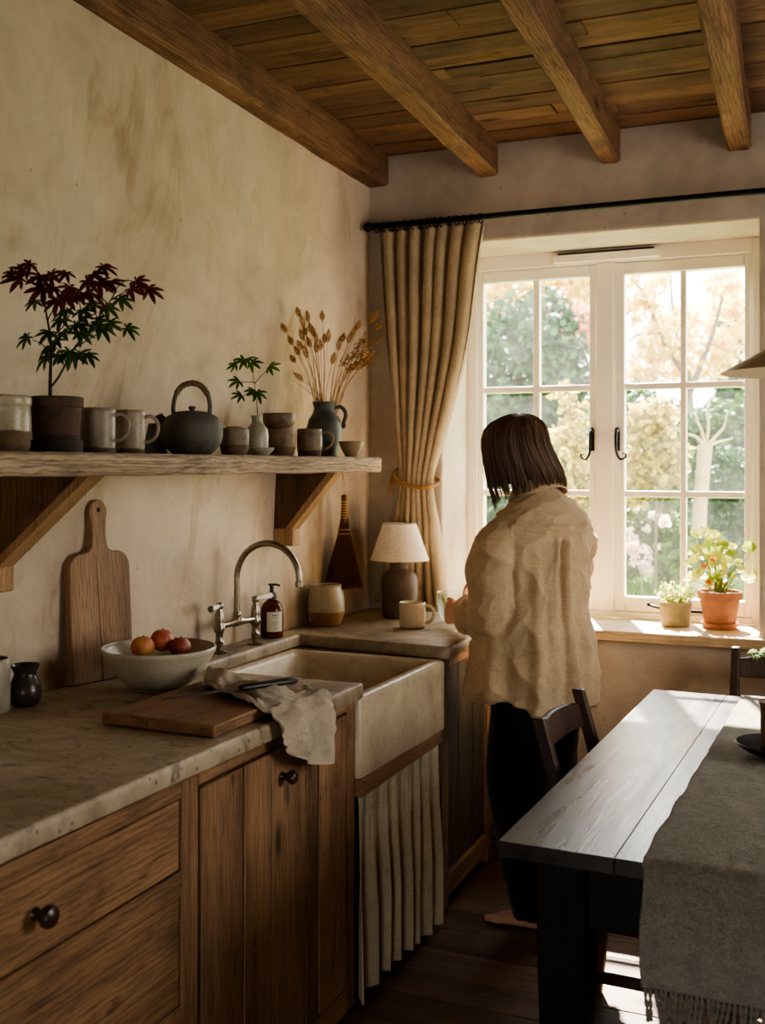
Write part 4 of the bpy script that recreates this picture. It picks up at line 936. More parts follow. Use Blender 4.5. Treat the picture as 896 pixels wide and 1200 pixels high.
# ================================================================== DINING TABLE
TA = R(-1.9); TO = Vector((1.177, 2.074, 0)); TW, TL, TZ = .88, 1.60, .75
dt = thing('dining_table', 'dark stained wooden farmhouse table with square tapered legs', 'table', TO, TA)
m = MB()
for (a, b) in ((0, .2292), (.2302, .50), (.501, .88)):
    m.box((a, U(-.001,.001), TZ-.032), (b, TL, TZ))
m.build('table_top', M['table'], dt, bevel=.001, seg=2)
for (x, y) in ((.068, .035), (TW-.166, .035), (.068, TL-.133), (TW-.166, TL-.133)):
    m = MB(); w_ = .098; k = .02
    m.loft([[(x+k*.6+i*(w_-k*1.2), y+k*.6+j*(w_-k*1.2), 0) for i, j in ((0,0),(1,0),(1,1),(0,1))], [(x+i*w_, y+j*w_, .55) for i, j in ((0,0),(1,0),(1,1),(0,1))], [(x+i*w_, y+j*w_, TZ-.0325) for i, j in ((0,0),(1,0),(1,1),(0,1))]])
    m.build('leg', M['tleg'], dt, bevel=.004)
m = MB(); az = .585
m.box((.167, .05, az), (TW-.167, .075, TZ-.033)); m.box((.167, TL-.075, az), (TW-.167, TL-.05, TZ-.033)); m.box((.083, .134, az), (.108, TL-.134, TZ-.033)); m.box((TW-.108, .134, az), (TW-.083, TL-.134, TZ-.033))
m.build('apron', M['tleg'], dt, bevel=.002)
TM = Matrix.Translation(TO) @ Matrix.Rotation(TA, 4, 'Z')
def tloc(p): return TM.inverted() @ Vector(p)
# wool runner laid along the table and hanging over the near end
rt = thing('table_runner', 'thick fringed grey brown wool runner laid along the dark table, hanging over one end', 'table runner', TO, TA)
m = MB(); rows = []; x0, x1 = .283, .70; path = [(0.0, .54), (-.004, .60), (-.004, .70), (-.003, TZ-.01), (.004, TZ+.005), (.02, TZ+.0065)]
ylen = TL-.03
pts = []
for i in range(40): pts.append((-.0075-.012*math.sin(i/39*PI), lerp(.525, TZ-.008, i/39), 0))
pts += [(-.007+.014*(1-math.cos(a)), TZ-.008+.0145*math.sin(a), 1) for a in [PI/2*i/5 for i in range(1, 6)]]
pts += [(lerp(.012, ylen, i/170), TZ+.0065, 1) for i in range(171)]
NX = 90
for j, (yy, zz, top) in enumerate(pts):
    row = []
    for i in range(NX+1):
        u = i/NX; n_ = mnoise.noise(Vector((u*9, yy*22+zz*22, 3)))*.0035+mnoise.noise(Vector((u*22, yy*60+zz*60, 9)))*.0016
        edge = .006*mnoise.noise(Vector((yy*9+zz*7, 3 if u < .5 else 8, 2)))
        wav = .0025*max(0, math.sin(yy*9.2+u*2.5+2.2*mnoise.noise(Vector((yy*2, u*2, 1)))))
        x = lerp(x0, x1, u)+edge*(1-2*min(u, 1-u)*2)
        if top: row.append((x, yy, zz+abs(n_)+wav))
        else: row.append((x+.004*math.sin(zz*20), yy-abs(n_)-.006*max(0, math.sin(u*9+zz*4))*(TZ-zz)*4, zz))
    rows.append(row)
m.grid(rows); m.build('cloth', M['runner'], rt, solid=.007, ang=180)
m = MB(); nf = 44
for i in range(nf):
    x = lerp(x0+.006, x1-.006, i/(nf-1)); z0 = .527; a, b = U(-.008, .008), U(-.006, .006); L = U(.062, .078)
    q = spline([Vector((x, -.0085, z0+.004)), Vector((x+a*.3, -.010, z0-.02)), Vector((x+a, -.010+b, z0-.045)), Vector((x+a*1.3, -.009+b, z0-L))], 14)
    for ph in (0, PI): m.tube([c+Vector((.0018*math.cos(k*1.0+ph), .0018*math.sin(k*1.0+ph), 0)) for k, c in enumerate(q)], [.0026]*12+[.003, .0018], 6)
m.build('fringe', M['runner'], rt)
# plate and cup on the runner
p = P(908, 888, z=TZ+.014); s = depth(p)/F
m = MB(); m.lathe(shell(smooth_prof([(.036,0),(.04,.004),(.062,.012),(.085,.026),(.095,.036)], 18), .005, .007), 52)
tag(m.build('dish', plain('black_dish', (34,33,31), .55, 0, .15, 40, .1), loc=p, ang=50), 'shallow black dish with a brown cup in it on the wool runner', 'dish')
p2 = p+UP*.0085-RIGHT*.009
m = MB(); m.lathe(shell(dens([(.025,0),(.027,.004),(.0265,.10),(.029,.122),(.0335,.130)],4), .004), 36)
tag(m.build('cup', ceramic('brown_cup', (120,92,66), (92,66,46), .02, .4, .4), loc=p2, ang=55), 'tall flared brown stoneware cup standing in the black dish', 'cup')
# ================================================================== CHAIRS (front faces +x)
def make_chair(label, loc, rz):
    t = thing('dining_chair', label, 'chair', loc, rz, 'dining chairs at the dark table')
    W = .42; hw = W/2
    def post(y):
        m = MB(); pr = [(0.05, 0), (.075, .25), (.085, .45), (.062, .62), (.0, .855)]; rings = []
        pts = spline([Vector((a, y, z)) for a, z in pr], 16)
        for i, v in enumerate(pts):
            a, b = .0175, .015
            if i > 13: a, b = .0165, .0145
            rings.append([(v.x+i_*a, v.y+j_*b, v.z) for i_, j_ in ((-1,-1),(1,-1),(1,1),(-1,1))])
        m.loft(rings); return m.build('rear_post', M['chair'], t, bevel=.005, seg=3)
    post(-hw+.016); post(hw-.016)
    def back(zc, h, cur, name):
        m = MB(); rings = []
        for i in range(15):
            u = i/14*2-1; y = u*(hw-.028); zz = zc; xo = interp([(.45,.085),(.62,.062),(.855,0)], zc)-cur*(1-u*u)
            hh = h*(1-.06*u*u)/2; up = .010*(1-u*u) if name == 'top_rail' else 0
            sl = -.10
            rings.append([(xo-.009, y, zz-hh), (xo+.009, y, zz-hh), (xo+.009-(2*hh)*.24, y, zz+hh+up), (xo-.009-(2*hh)*.24, y, zz+hh+up)])
        m.loft(rings); m.build(name, M['chair'], t, bevel=.004)
    back(.785, .068, .022, 'top_rail'); back(.615, .042, .016, 'back_slat')
    m = MB(); pl_ = []
    prof = [(.075, -hw+.03), (.49, -hw-.01), (.505, -hw+.01), (.505, hw-.01), (.49, hw+.01), (.075, hw-.03)]
    m.loft([[(x, y, .428) for x, y in prof], [(x, y, .452) for x, y in prof]]); m.build('seat', M['chair'], t, bevel=.006, seg=3)
    for y in (-hw+.012, hw-.012):
        m = MB(); m.loft([[(.462+i*.014, y+j*.014, 0) for i, j in ((-1,-1),(1,-1),(1,1),(-1,1))], [(.466+i*.018, y+j*.018, .427) for i, j in ((-1,-1),(1,-1),(1,1),(-1,1))]]); m.build('front_leg', M['chair'], t, bevel=.003)
    for y in (-hw+.014, hw-.014):
        m = MB(); m.obox((.268, y, .232), (.181, 0, 0), (0, .009, 0), (0, 0, .013)); m.build('side_stretcher', M['chair'], t, bevel=.003)
    m = MB(); m.obox((.072, 0, .270), (.008, 0, 0), (0, hw-.03, 0), (0, 0, .012)); m.build('back_stretcher', M['chair'], t, bevel=.003)
    m = MB(); m.obox((.464, 0, .200), (.009, 0, 0), (0, hw-.026, 0), (0, 0, .014)); m.build('front_stretcher', M['chair'], t, bevel=.003)
    m = MB(); m.obox((.28, -hw+.02, .405), (.18, 0, 0), (0, .009, 0), (0, 0, .022)); m.obox((.28, hw-.02, .405), (.18, 0, 0), (0, .009, 0), (0, 0, .022)); m.obox((.464, 0, .405), (.009, 0, 0), (0, hw-.03, 0), (0, 0, .022)); m.build('seat_frame', M['chair'], t, bevel=.002)
    return t
ch = make_chair('dark wooden chair pushed under the side of the table next to the standing person', (1.105, 2.885, 0), R(-2))
c2_ = copy_tree(ch); c2_['label'] = 'dark wooden chair at the far table end below the window sill'
c2_.location = (1.477+.178, 4.0, 0); c2_.rotation_euler = (0, 0, R(-91))
# leafy herb hanging over the far chair's rail
q = P(888, 770, y=3.985); t = thing('leafy_sprig', 'leafy green sprig lying over the top rail of the far chair', 'leaves', (q.x, 3.99, .825))
m = MB(); gl = leafmat('herb_leaf', (74,96,44), (136,158,84), .4)
stem_pts = spline([Vector((-.02, .0, .004)), Vector((.03, -.002, .012)), Vector((.1, .004, .016)), Vector((.2, .0, .014))], 14); st = MB(); st.tube(stem_pts, .002, 6); st.build('stem', plain('green_stem', (70,90,40), .6), t)
for i in range(44):
    f = U(0, 1); c = stem_pts[int(f*13)]+Vector((U(-.01, .01), U(-.02, .015), U(-.004, .02)))
    maple_leaf(m, c, Vector((U(-1, 1), U(-.8, .3), U(-.4, .7))), Vector((U(-.4, .4), -.6, .8)), U(.016, .028), 0, 5)
m.build('foliage', gl, t, smooth=False)
# ================================================================== PENDANT LAMP
R_ = .222; q = P(848, 436, d=2.70); pc_ = q+RIGHT*R_
t = thing('pendant_lamp', 'cream conical pendant lamp hanging over the dining table at the picture edge', 'lamp', (pc_.x, pc_.y, q.z))
m = MB(); m.lathe([(R_, 0), (R_*.5, .062), (.035, .118), (.032, .120), (R_*.5-.004, .058), (R_-.006, .0005), (R_, 0)], 72); m.build('lamp_shade', plain('pendant_cream', (206,186,152), .5, 0, .04), t, ang=30)
m = MB(); m.lathe([(0,.112),(.034,.114),(.034,.13),(.02,.16),(.012,.17),(0,.17)], 28); m.build('cap', plain('aged_brass', (92,72,44), .4, .8), t)
m = MB(); m.ball((0, 0, .055), .026, 18, 12); m.lathe([(0,.07),(.013,.07),(.013,.115),(0,.115)], 16); m.build('bulb', plain('unlit_bulb', (230,222,204), .3), t)
m = MB(); m.tube([(0,0,.168), (0,0,ZC-q.z-.0)], .003, 8); m.build('cord', plain('fabric_cord', (60,50,40), .8), t)
m = MB(); m.lathe([(0, ZC-q.z-.03), (.045, ZC-q.z-.028), (.048, ZC-q.z-.001), (0, ZC-q.z-.001)], 28); m.build('ceiling_rose', plain('aged_brass_rose', (92,72,44), .4, .8), t)
# ================================================================== POTTED PLANTS ON THE SILL
SIL = .8683
q = P(791, 728, y=4.345); s = depth(q)/F; p = Vector((q.x, 4.345, SIL))
t = thing('potted_succulent', 'small ochre pot with a low pale green plant on the window sill', 'plant', p)
m = MB(); m.lathe(shell(dens([(15*s,0),(16.3*s,.003),(18*s,22*s),(18.6*s,23*s),(18.8*s,28*s)],4), .005), 40); m.build('pot', ceramic('ochre_pot', (138,124,88), None, 0, .8, .4, .15), t, ang=50)
m = MB(); m.lathe([(0,25*s),(17.6*s,25*s),(17.6*s,24*s),(0,24*s)], 28); m.build('soil', soil, t)
m = MB(); pale = leafmat('pale_leaf', (150,166,84), (216,214,140), .55); 
for i in range(110):
    a = U(0, 6.28); r = U(0, 15)*s; b = Vector((r*math.cos(a), r*math.sin(a), 25*s)); o = Vector((math.cos(a), math.sin(a), 0))
    tip = b+o*U(.0, 12)*s+UP*U(4, 24)*s
    m.tube([b, (b+tip)/2+UP*.004, tip], .0012, 4)
    for k in range(4):
        c = b.lerp(tip, .4+.2*k); d = Vector((U(-1,1), U(-1,1), U(0,1))).normalized(); sdv = d.orthogonal().normalized(); l = U(3.0, 6)*s
        m.add([c, c+d*l*.5+sdv*l*.32, c+d*l, c+d*l*.5-sdv*l*.32], [(0,1,3), (1,2,3)])
m.build('foliage', pale, t, smooth=False)
q = P(843, 731, y=4.345); s = depth(q)/F; p = Vector((q.x, 4.345, SIL))
t = thing('potted_geranium', 'terracotta pot with sunlit round leaved geranium on the window sill', 'plant', p)
ter = ceramic('terracotta', (158,108,82), None, 0, .85, .15, .14, .2)
m = MB(); m.lathe(shell(dens([(17*s,.008),(22.5*s,34*s),(24.5*s,34.5*s),(25.3*s,43*s)],5), .006, .014), 48); m.build('pot', ter, t, ang=45)
m = MB(); m.lathe([(0,0),(19*s,0),(21.5*s,7*s),(20.3*s,7*s),(18.5*s,.006),(0,.006)], 44); m.build('saucer', ter, t, ang=45)
m = MB(); m.lathe([(0,40*s),(23*s,40*s),(23*s,38*s),(0,38*s)], 30); m.build('soil', soil, t)
def cg9(u, v, o): return P(680+u*.2411, 540+v*.2411, d=depth(p)+o)-p
gm = leafmat('geranium_leaf', (128,150,54), (226,218,110), .6); gf = leafmat('geranium_flower', (206,112,60), (230,170,90), .4)
m = MB(); st = MB(); fl = MB(); base = Vector((0, 0, 38*s))
def round_leaf(mb, c, n, r, m_=0):
    n = n.normalized(); a0 = n.orthogonal().normalized(); b0 = n.cross(a0); N = 18; vs = [c-n*r*.12]
    ph = U(0, 6.28)
    for ring_, rr in ((0, .55), (1, 1)):
        for i in range(N):
            a = ph+.35+(2*PI-.7)*i/(N-1); k = 1+.07*math.sin(i*2.6)*ring_; vs.append(c+(a0*math.cos(a)+b0*math.sin(a))*(r*rr*k)+n*(r*(.10*ring_+.05*math.sin(i*2.6)*ring_)))
    fs = [(0, 1+i, 2+i) for i in range(N-1)]+[(1+i, 1+N+i, 2+N+i, 2+i) for i in range(N-1)]
    mb.add(vs, fs, m_)
GL = [(560,355,30),(600,350,32),(640,365,36),(690,410,26),(655,375,28),(545,440,30),(580,430,34),(620,415,30),(690,410,30),(735,415,24),(820,420,30),(800,430,24),(840,425,20),(740,455,34),(700,470,36),(655,480,36),(600,475,34),(560,470,34),(530,500,30),(590,520,34),(640,525,34),(690,530,34),(720,505,30),(770,495,24),(780,530,22),(820,558,40),(835,575,30),(690,575,30),(650,560,30),(610,560,30),(660,600,26),(620,600,24),(545,560,26),(520,580,22),(700,600,24),(570,545,28),(745,560,20),(625,450,34),(670,440,34),(720,440,30)]
for (u, v, r) in GL:
    o = U(-.05, .03); c = cg9(u, v, o); b = base+Vector((U(-.02, .02), U(-.02, .02), 0))
    st.tube(spline([b, b.lerp(c, .5)+UP*U(.0, .02), c], 8), [.0022-.0012*i/7 for i in range(8)], 5)
    round_leaf(m, c, Vector((U(-.6, .6), -U(.2, .9), U(.3, 1.0))), r*.2411*s*1.05)
for (u, v) in ((600,512),(622,590),(645,478)):
    c = cg9(u, v, -.06); b = base; fl = MB()
    st.tube(spline([b, b.lerp(c, .6)+UP*.01, c], 8), .0013, 5)
    for k in range(16):
        d = Vector((U(-1,1), U(-1,1), U(-.6,1))).normalized(); round_leaf(fl, c+d*.008, d, .0065)
    fl.build('flower', gf, t)
m.build('foliage', gm, t); st.build('stem', plain('geranium_stem', (110,120,60), .6), t)
# ================================================================== GLASS BOWL AND THE PERSON
BG = Vector((.474, 3.885, WZ))
m = MB(); m.lathe(shell(smooth_prof([(.036,0),(.045,.003),(.064,.03),(.074,.07),(.077,.112)], 22), .0028, .006), 48)
tag(m.build('glass_bowl', M['clear'], loc=BG, ang=55), 'clear glass bowl on the worktop corner held by the standing person', 'bowl')
PO = Vector((.885, 3.49, 0))
fv = Vector((-.846, .534, 0)).normalized(); lv_ = Vector((-fv.y, fv.x, 0))
person = thing('person', 'barefoot person in oversized beige linen shirt and dark trousers working at the worktop', 'person', PO)
def remesh(mb, name, mat, voxel, smooth_it=6, fac=.5, disp=None, parent=None, dec=None):
    me = mb.mesh(name+'_src', mat); o = bpy.data.objects.new(name+'_src', me); COL.objects.link(o)
    md = o.modifiers.new('r', 'REMESH'); md.mode = 'VOXEL'; md.voxel_size = voxel; md.use_smooth_shade = True
    md = o.modifiers.new('s', 'SMOOTH'); md.iterations = smooth_it; md.factor = fac
    dg = bpy.context.evaluated_depsgraph_get(); dg.update(); ev = o.evaluated_get(dg)
    nm = bpy.data.meshes.new_from_object(ev, preserve_all_data_layers=False, depsgraph=dg)
    bpy.data.objects.remove(o); bpy.data.meshes.remove(me)
    nm.name = name; nm.materials.clear(); nm.materials.append(mat)
    if disp:
        nrm = [v.normal.copy() for v in nm.vertices]
        for v, nn in zip(nm.vertices, nrm): v.co += nn*disp(v.co, nn)
    nm.polygons.foreach_set('use_smooth', [True]*len(nm.polygons)); nm.update()
    r = bpy.data.objects.new(name, nm); COL.objects.link(r); r.parent = parent
    return r
def W(x, y, z): return Vector((x, y, z))-PO
def ell(c, ax, ay, a, b, n=32, e=1.0):
    out_ = []
    for i in range(n):
        t_ = 2*PI*i/n; ct_, st_ = math.cos(t_), math.sin(t_)
        out_.append(c+ax*(a*math.copysign(abs(ct_)**e, ct_))+ay*(b*math.copysign(abs(st_)**e, st_)))
    return out_
def limb(mb, pts, rad, n=24, m_=24):
    q = spline(pts, m_); k = len(rad)-1
    rr = [lerp(rad[min(int(i/(m_-1)*k), k-1)], rad[min(int(i/(m_-1)*k), k-1)+1], i/(m_-1)*k-min(int(i/(m_-1)*k), k-1)) for i in range(m_)]
    mb.tube(q, rr, n)
# ---- skeleton points (world)
SL, EL, WL = W(.795,3.355,1.30), W(.776,3.388,1.005), W(.548,3.692,.960)
SR, ER, WR = W(.985,3.635,1.30), W(.905,3.80,1.07), W(.628,3.875,1.085)
HD = W(.838,3.478,1.535); hf = Vector((-.83,.36,-.42)).normalized(); hl = UP.cross(hf).normalized(); hu = hf.cross(hl).normalized()
b = MB()
# head with face
def gauss(x, y, sx_, sy_): return math.exp(-(x/sx_)**2-(y/sy_)**2)
rings = []; NLo, NLa = 72, 44
for k in range(NLa+1):
    la = -PI/2+PI*k/NLa; ring = []
    for i in range(NLo):
        lo = 2*PI*i/NLo; l2 = lo if lo < PI else lo-2*PI
        cx_, sx_, sz_ = math.cos(la)*math.cos(lo), math.cos(la)*math.sin(lo), math.sin(la)
        w_, d_, h_ = .074, .094, .112
        if sz_ < 0: w_ *= 1-.26*(-sz_)**1.2; d_ *= 1-.12*(-sz_)
        if cx_ < 0 and sz_ < -.2: d_ *= 1+.25*(sz_+.2)
        p_ = Vector((cx_*d_, sx_*w_, sz_*h_))
        p_.x += .017*gauss(l2, la+.14, .12, .16)+.010*gauss(l2, la+.02, .09, .22)        # nose
        p_.x += .005*gauss(abs(l2)-.30, la-.20, .25, .09)                                 # brow
        p_.x -= .009*gauss(abs(l2)-.34, la-.02, .17, .10)                                 # eye sockets
        p_.x += .006*gauss(l2, la+.48, .20, .05)+.006*gauss(l2, la+.58, .18, .05)-.003*gauss(l2, la+.53, .22, .025)  # lips
        p_.x += .010*gauss(l2, la+.85, .30, .14)                                          # chin
        p_.x += .004*gauss(abs(l2)-.6, la+.2, .25, .2)                                    # cheeks
        ring.append(HD+hf*p_.x+hl*p_.y+hu*p_.z)
    rings.append(ring)
b.loft(rings)
for s_ in (-1, 1):
    c = HD+hl*(s_*.074)-hf*.005-hu*.008
    b.loft([ell(c+hl*(s_*o_), hf, hu, .014*k_, .029*k_, 16) for o_, k_ in ((-.012,.6),(.0,1),(.009,1.05),(.012,.8))])
limb(b, [HD-hu*.05-hf*.03, W(.872,3.482,1.44), W(.888,3.488,1.36)], [.052,.055,.075], 20, 12)
b.loft([ell(W(.888, 3.49, z)+fv*o_, lv_, fv, a_, c_, 28) for z, a_, c_, o_ in ((.80,.15,.105,0),(.88,.16,.11,0),(1.02,.135,.095,.01),(1.15,.15,.105,.01),(1.25,.155,.10,0),(1.30,.13,.085,-.01),(1.35,.085,.065,-.01),(1.41,.05,.05,-.005))])
limb(b, [SL-lv_*.03-UP*.05, EL, (EL+WL)/2, WL], [.040,.042,.043,.028], 18); limb(b, [SR+lv_*.03-UP*.05, ER, (ER+WR)/2, WR], [.040,.042,.043,.028], 18)
HLf, HRt = W(.868,3.415,.84), W(.918,3.565,.84); KLf, KRt = W(.842,3.405,.49), W(.885,3.60,.49); ALf, ARt = W(.915,3.425,.085), W(.965,3.63,.085)
limb(b, [HLf, KLf, (KLf+ALf)/2, ALf], [.088,.058,.052,.036], 18); limb(b, [HRt, KRt, (KRt+ARt)/2, ARt], [.088,.058,.052,.036], 18)
def foot(A_, dv_):
    dv_ = dv_.normalized(); sv = Vector((-dv_.y, dv_.x, 0)); g0 = Vector((A_.x, A_.y, 0))
    b.loft([ell(g0+dv_*x_+UP*h_, sv, UP, w_, h_*.97, 18) for x_, w_, h_ in ((-.055,.016,.018),(-.045,.028,.028),(-.01,.032,.040),(.04,.033,.036),(.09,.040,.024),(.125,.044,.017),(.15,.040,.013))])
    limb(b, [A_+UP*.02, g0+UP*.055+dv_*.0, g0+UP*.035+dv_*.03], [.037,.036,.033], 14, 8)
    for k, (o_, L_t, r_) in enumerate(((-.030,.058,.0125),(-.010,.052,.0092),(.006,.046,.0086),(.021,.038,.0080),(.034,.028,.0075))):
        side = 1 if k >= 0 else 1
        a0 = g0+dv_*(.137-.006*k)+sv*o_*foot.sg+UP*.014; b.tube(spline([a0, a0+dv_*(L_t*.5)+UP*.003, a0+dv_*L_t*.8-UP*.002], 6), [r_, r_*1.02, r_, r_, r_*.95, r_*.6], 10)
foot.sg = -1; foot(ALf, Vector((-.97, .12, 0))); foot.sg = 1; foot(ARt, Vector((-.95, .25, 0)))
def hand(wrist, d, pn, curl, spread, thumb_d, flip):
    d = d.normalized(); pn = (pn-d*pn.dot(d)).normalized(); s_ = d.cross(pn)*flip       # s_ points to the thumb side
    b.loft([ell(wrist+d*x_-pn*o_, s_, pn, w_, t_, 18) for x_, w_, t_, o_ in ((-.02,.026,.020,0),(.01,.031,.018,0),(.045,.040,.017,0),(.08,.042,.014,.001),(.094,.038,.011,.002))])
    for k, (o_, L_f, r_) in enumerate(((.030,.072,.0088),(.0105,.080,.0090),(-.0095,.075,.0086),(-.028,.058,.0076))):
        p_ = wrist+d*(.084-.004*abs(k-1))+s_*o_; dd = (d+s_*(.16-.11*k)*spread).normalized(); pts_ = [p_]; cc = curl[k]
        for q, f_ in enumerate((.45, .31, .24)):
            a_ = cc[q]; dd = (dd*math.cos(a_)+pn*math.sin(a_)-dd*0).normalized() if False else (Matrix.Rotation(a_, 3, dd.cross(pn).normalized()) @ dd); pts_.append(pts_[-1]+dd*(L_f*f_*1.08))
        q = spline(pts_, 13); b.tube(q, [lerp(r_, r_*.78, i/12)+(.0007*math.exp(-((i-4)/1.2)**2)+.0006*math.exp(-((i-8)/1.2)**2)) for i in range(12)]+[r_*.45], 12)
    t0_ = wrist+d*.022+s_*.022+pn*.006; td_ = thumb_d.normalized(); q = spline([t0_, t0_+td_*.034+s_*.006, t0_+td_*.062+s_*.004, t0_+td_*.086], 11)
    b.tube(q, [.0125,.0125,.012,.0115,.011,.0105,.0105,.010,.0098,.0085,.005], 12)
# left hand closes round the bowl, right hand reaches over its rim
hand(WL, Vector((-.72,.66,-.06)), Vector((.60,.70,-.10)), [(.35,.45,.35),(.38,.5,.35),(.42,.5,.4),(.5,.5,.4)], .6, Vector((-.62,.62,.25)), 1 if (Vector((-.72,.66,-.06)).cross(Vector((.60,.70,-.10)))).z > 0 else -1)
hand(WR, Vector((-.94,.06,-.30)), Vector((-.25,-.10,-.95)), [(.5,.5,.3),(.55,.5,.35),(.6,.5,.4),(.65,.55,.4)], .7, Vector((-.72,-.52,-.42)), 1 if (Vector((-.94,.06,-.30)).cross(Vector((-.25,-.10,-.95)))).y < 0 else -1)
remesh(b, 'body', M['skin'], .0042, 4, .5, None, person)
iris_m = plain('iris_brown', (40,26,18), .15, 0, .1); brow_m = plain('brow_hair', (46,32,22), .8, 0, .2)
ew = plain('eye_white', (226,220,210), .2, 0, .02)
for s_ in (-1, 1): 
    eye = MB(); ec_ = HD+hf*.0725+hl*(s_*.030)+hu*.002; eye.ball(ec_, .0108, 18, 12); eo_ = eye.build('eye', ew, person)
    gz_ = (hf*.9-hu*.42).normalized(); ga = gz_.orthogonal().normalized(); gb = gz_.cross(ga); ir = MB()
    ir.loft([[ec_+gz_*q_+(ga*math.cos(a)+gb*math.sin(a))*r_ for a in [2*PI*i/18 for i in range(18)]] for q_, r_ in ((.0092,.0058),(.0104,.0050),(.0109,.002))]); ir.build('iris', iris_m, eo_)
    lid = MB(); lid.loft([[ec_+(hf*math.cos(b_)+hu*math.sin(b_))*.0122*math.cos(a)+hl*(.0122*math.sin(a)) for a in [-1.3+2.6*i/12 for i in range(13)]] for b_ in (.12,.5,.9,1.3)], closed=False); lid.build('eyelid', M['skin'], person, solid=.001)
    bw = MB(); bw.tube(spline([HD+hf*(.088-.010*k_)+hl*(s_*(.014+.017*k_))+hu*(.021+.004*math.sin(k_*1.6)) for k_ in (0, .5, 1, 1.5, 2)], 10), [.002,.0028,.003,.003,.003,.0028,.0026,.0022,.0018,.001], 8); bw.build('eyebrow', brow_m, person)
lp_ = MB()
for dz_, r_ in ((-.0525, .0042), (-.0605, .0050)): lp_.tube(spline([HD+hf*(.0945-.010*abs(k_)**1.5)+hl*(.011*k_)+hu*(dz_+(.002 if dz_ > -.055 else -.0)*(1-abs(k_))) for k_ in (-2, -1, 0, 1, 2)], 13), [r_*.25, r_*.6, r_*.8, r_*.95, r_, r_, r_*.95, r_, r_, r_*.95, r_*.8, r_*.6, r_*.25], 8)
lp_.build('lips', plain('lip_skin', (176,104,92), .45, 0, .05), person)
# ---- trousers
m = MB()
limb(m, [HLf+UP*.02, HLf.lerp(KLf, .35), KLf, (KLf+ALf)/2, ALf-UP*.03], [.080,.108,.104,.099,.092], 28); limb(m, [HRt+UP*.02, HRt.lerp(KRt, .35), KRt, (KRt+ARt)/2, ARt-UP*.03], [.080,.108,.104,.099,.092], 28)
m.loft([ell(W(.89, 3.49, z), lv_, fv, a_, c_, 28) for z, a_, c_ in ((.74,.150,.09),(.82,.160,.105),(.92,.15,.10),(.98,.15,.10))])
def td_(p_, n_): return .010*mnoise.noise(Vector((p_.x*9, p_.y*9, p_.z*2.5)))+.004*mnoise.noise(Vector((p_.x*20, p_.y*20, p_.z*22)))*(1 if p_.z < .3 else .5)
remesh(m, 'trousers', M['trouser'], .009, 8, .5, td_, person)
# ---- shirt
m = MB(); rings = []
TC = [(.70,.212,.205,.035),(.80,.208,.195,.03),(.92,.200,.180,.025),(1.05,.176,.150,.014),(1.15,.172,.136,.003),(1.24,.192,.132,-.004),(1.285,.192,.126,-.008),(1.325,.172,.112,-.012),(1.36,.130,.094,-.012),(1.39,.090,.076,-.004),(1.41,.072,.066,.004),(1.425,.064,.060,.010)]
def tc(z, j):
    return interp([(q[0], q[j]) for q in TC], z)
NT_ = 64
for k in range(40):
    z = lerp(.70, 1.425, k/39); ring = []
    for i in range(NT_):
        th_ = 2*PI*i/NT_; c = W(.893, 3.49, 0)+fv*tc(z, 3)
        side = abs(math.cos(th_)); hem = (.055*side**2-.004)*max(0, 1-(z-.70)/.16)
        ring.append(c+lv_*(tc(z, 1)*math.cos(th_))+fv*(tc(z, 2)*math.sin(th_))+UP*(z+hem))
    rings.append(ring)
m.loft(rings)
limb(m, [SL+Vector((.05,.035,-.01)), SL-UP*.07, SL.lerp(EL, .55)+Vector((-.012,-.006,0)), EL+Vector((.004,-.004,-.004)), EL.lerp(WL, .38)+UP*.004, EL.lerp(WL, .54), EL.lerp(WL, .62)], [.062,.076,.084,.082,.072,.060,.053], 28, 40)
limb(m, [SR+Vector((-.05,-.04,-.01)), SR+Vector((-.012,-.008,-.07)), SR.lerp(ER, .55), ER, ER.lerp(WR, .4), ER.lerp(WR, .54), ER.lerp(WR, .62)], [.060,.072,.076,.074,.066,.056,.050], 28, 40)
for A_, B_2, r_ in ((EL, WL, .057), (ER, WR, .055)):      # rolled cuffs
    c = A_.lerp(B_2, .62); d = (B_2-A_).normalized(); u_ = d.orthogonal().normalized(); v_ = d.cross(u_)
    for o_ in (-.016, .010): m.tube([c+d*o_+u_*(r_*.92*math.cos(a))+v_*(r_*.92*math.sin(a)) for a in [2*PI*i/26 for i in range(27)]], .0125, 10)
bk = Vector((-fv.x, -fv.y, 0))
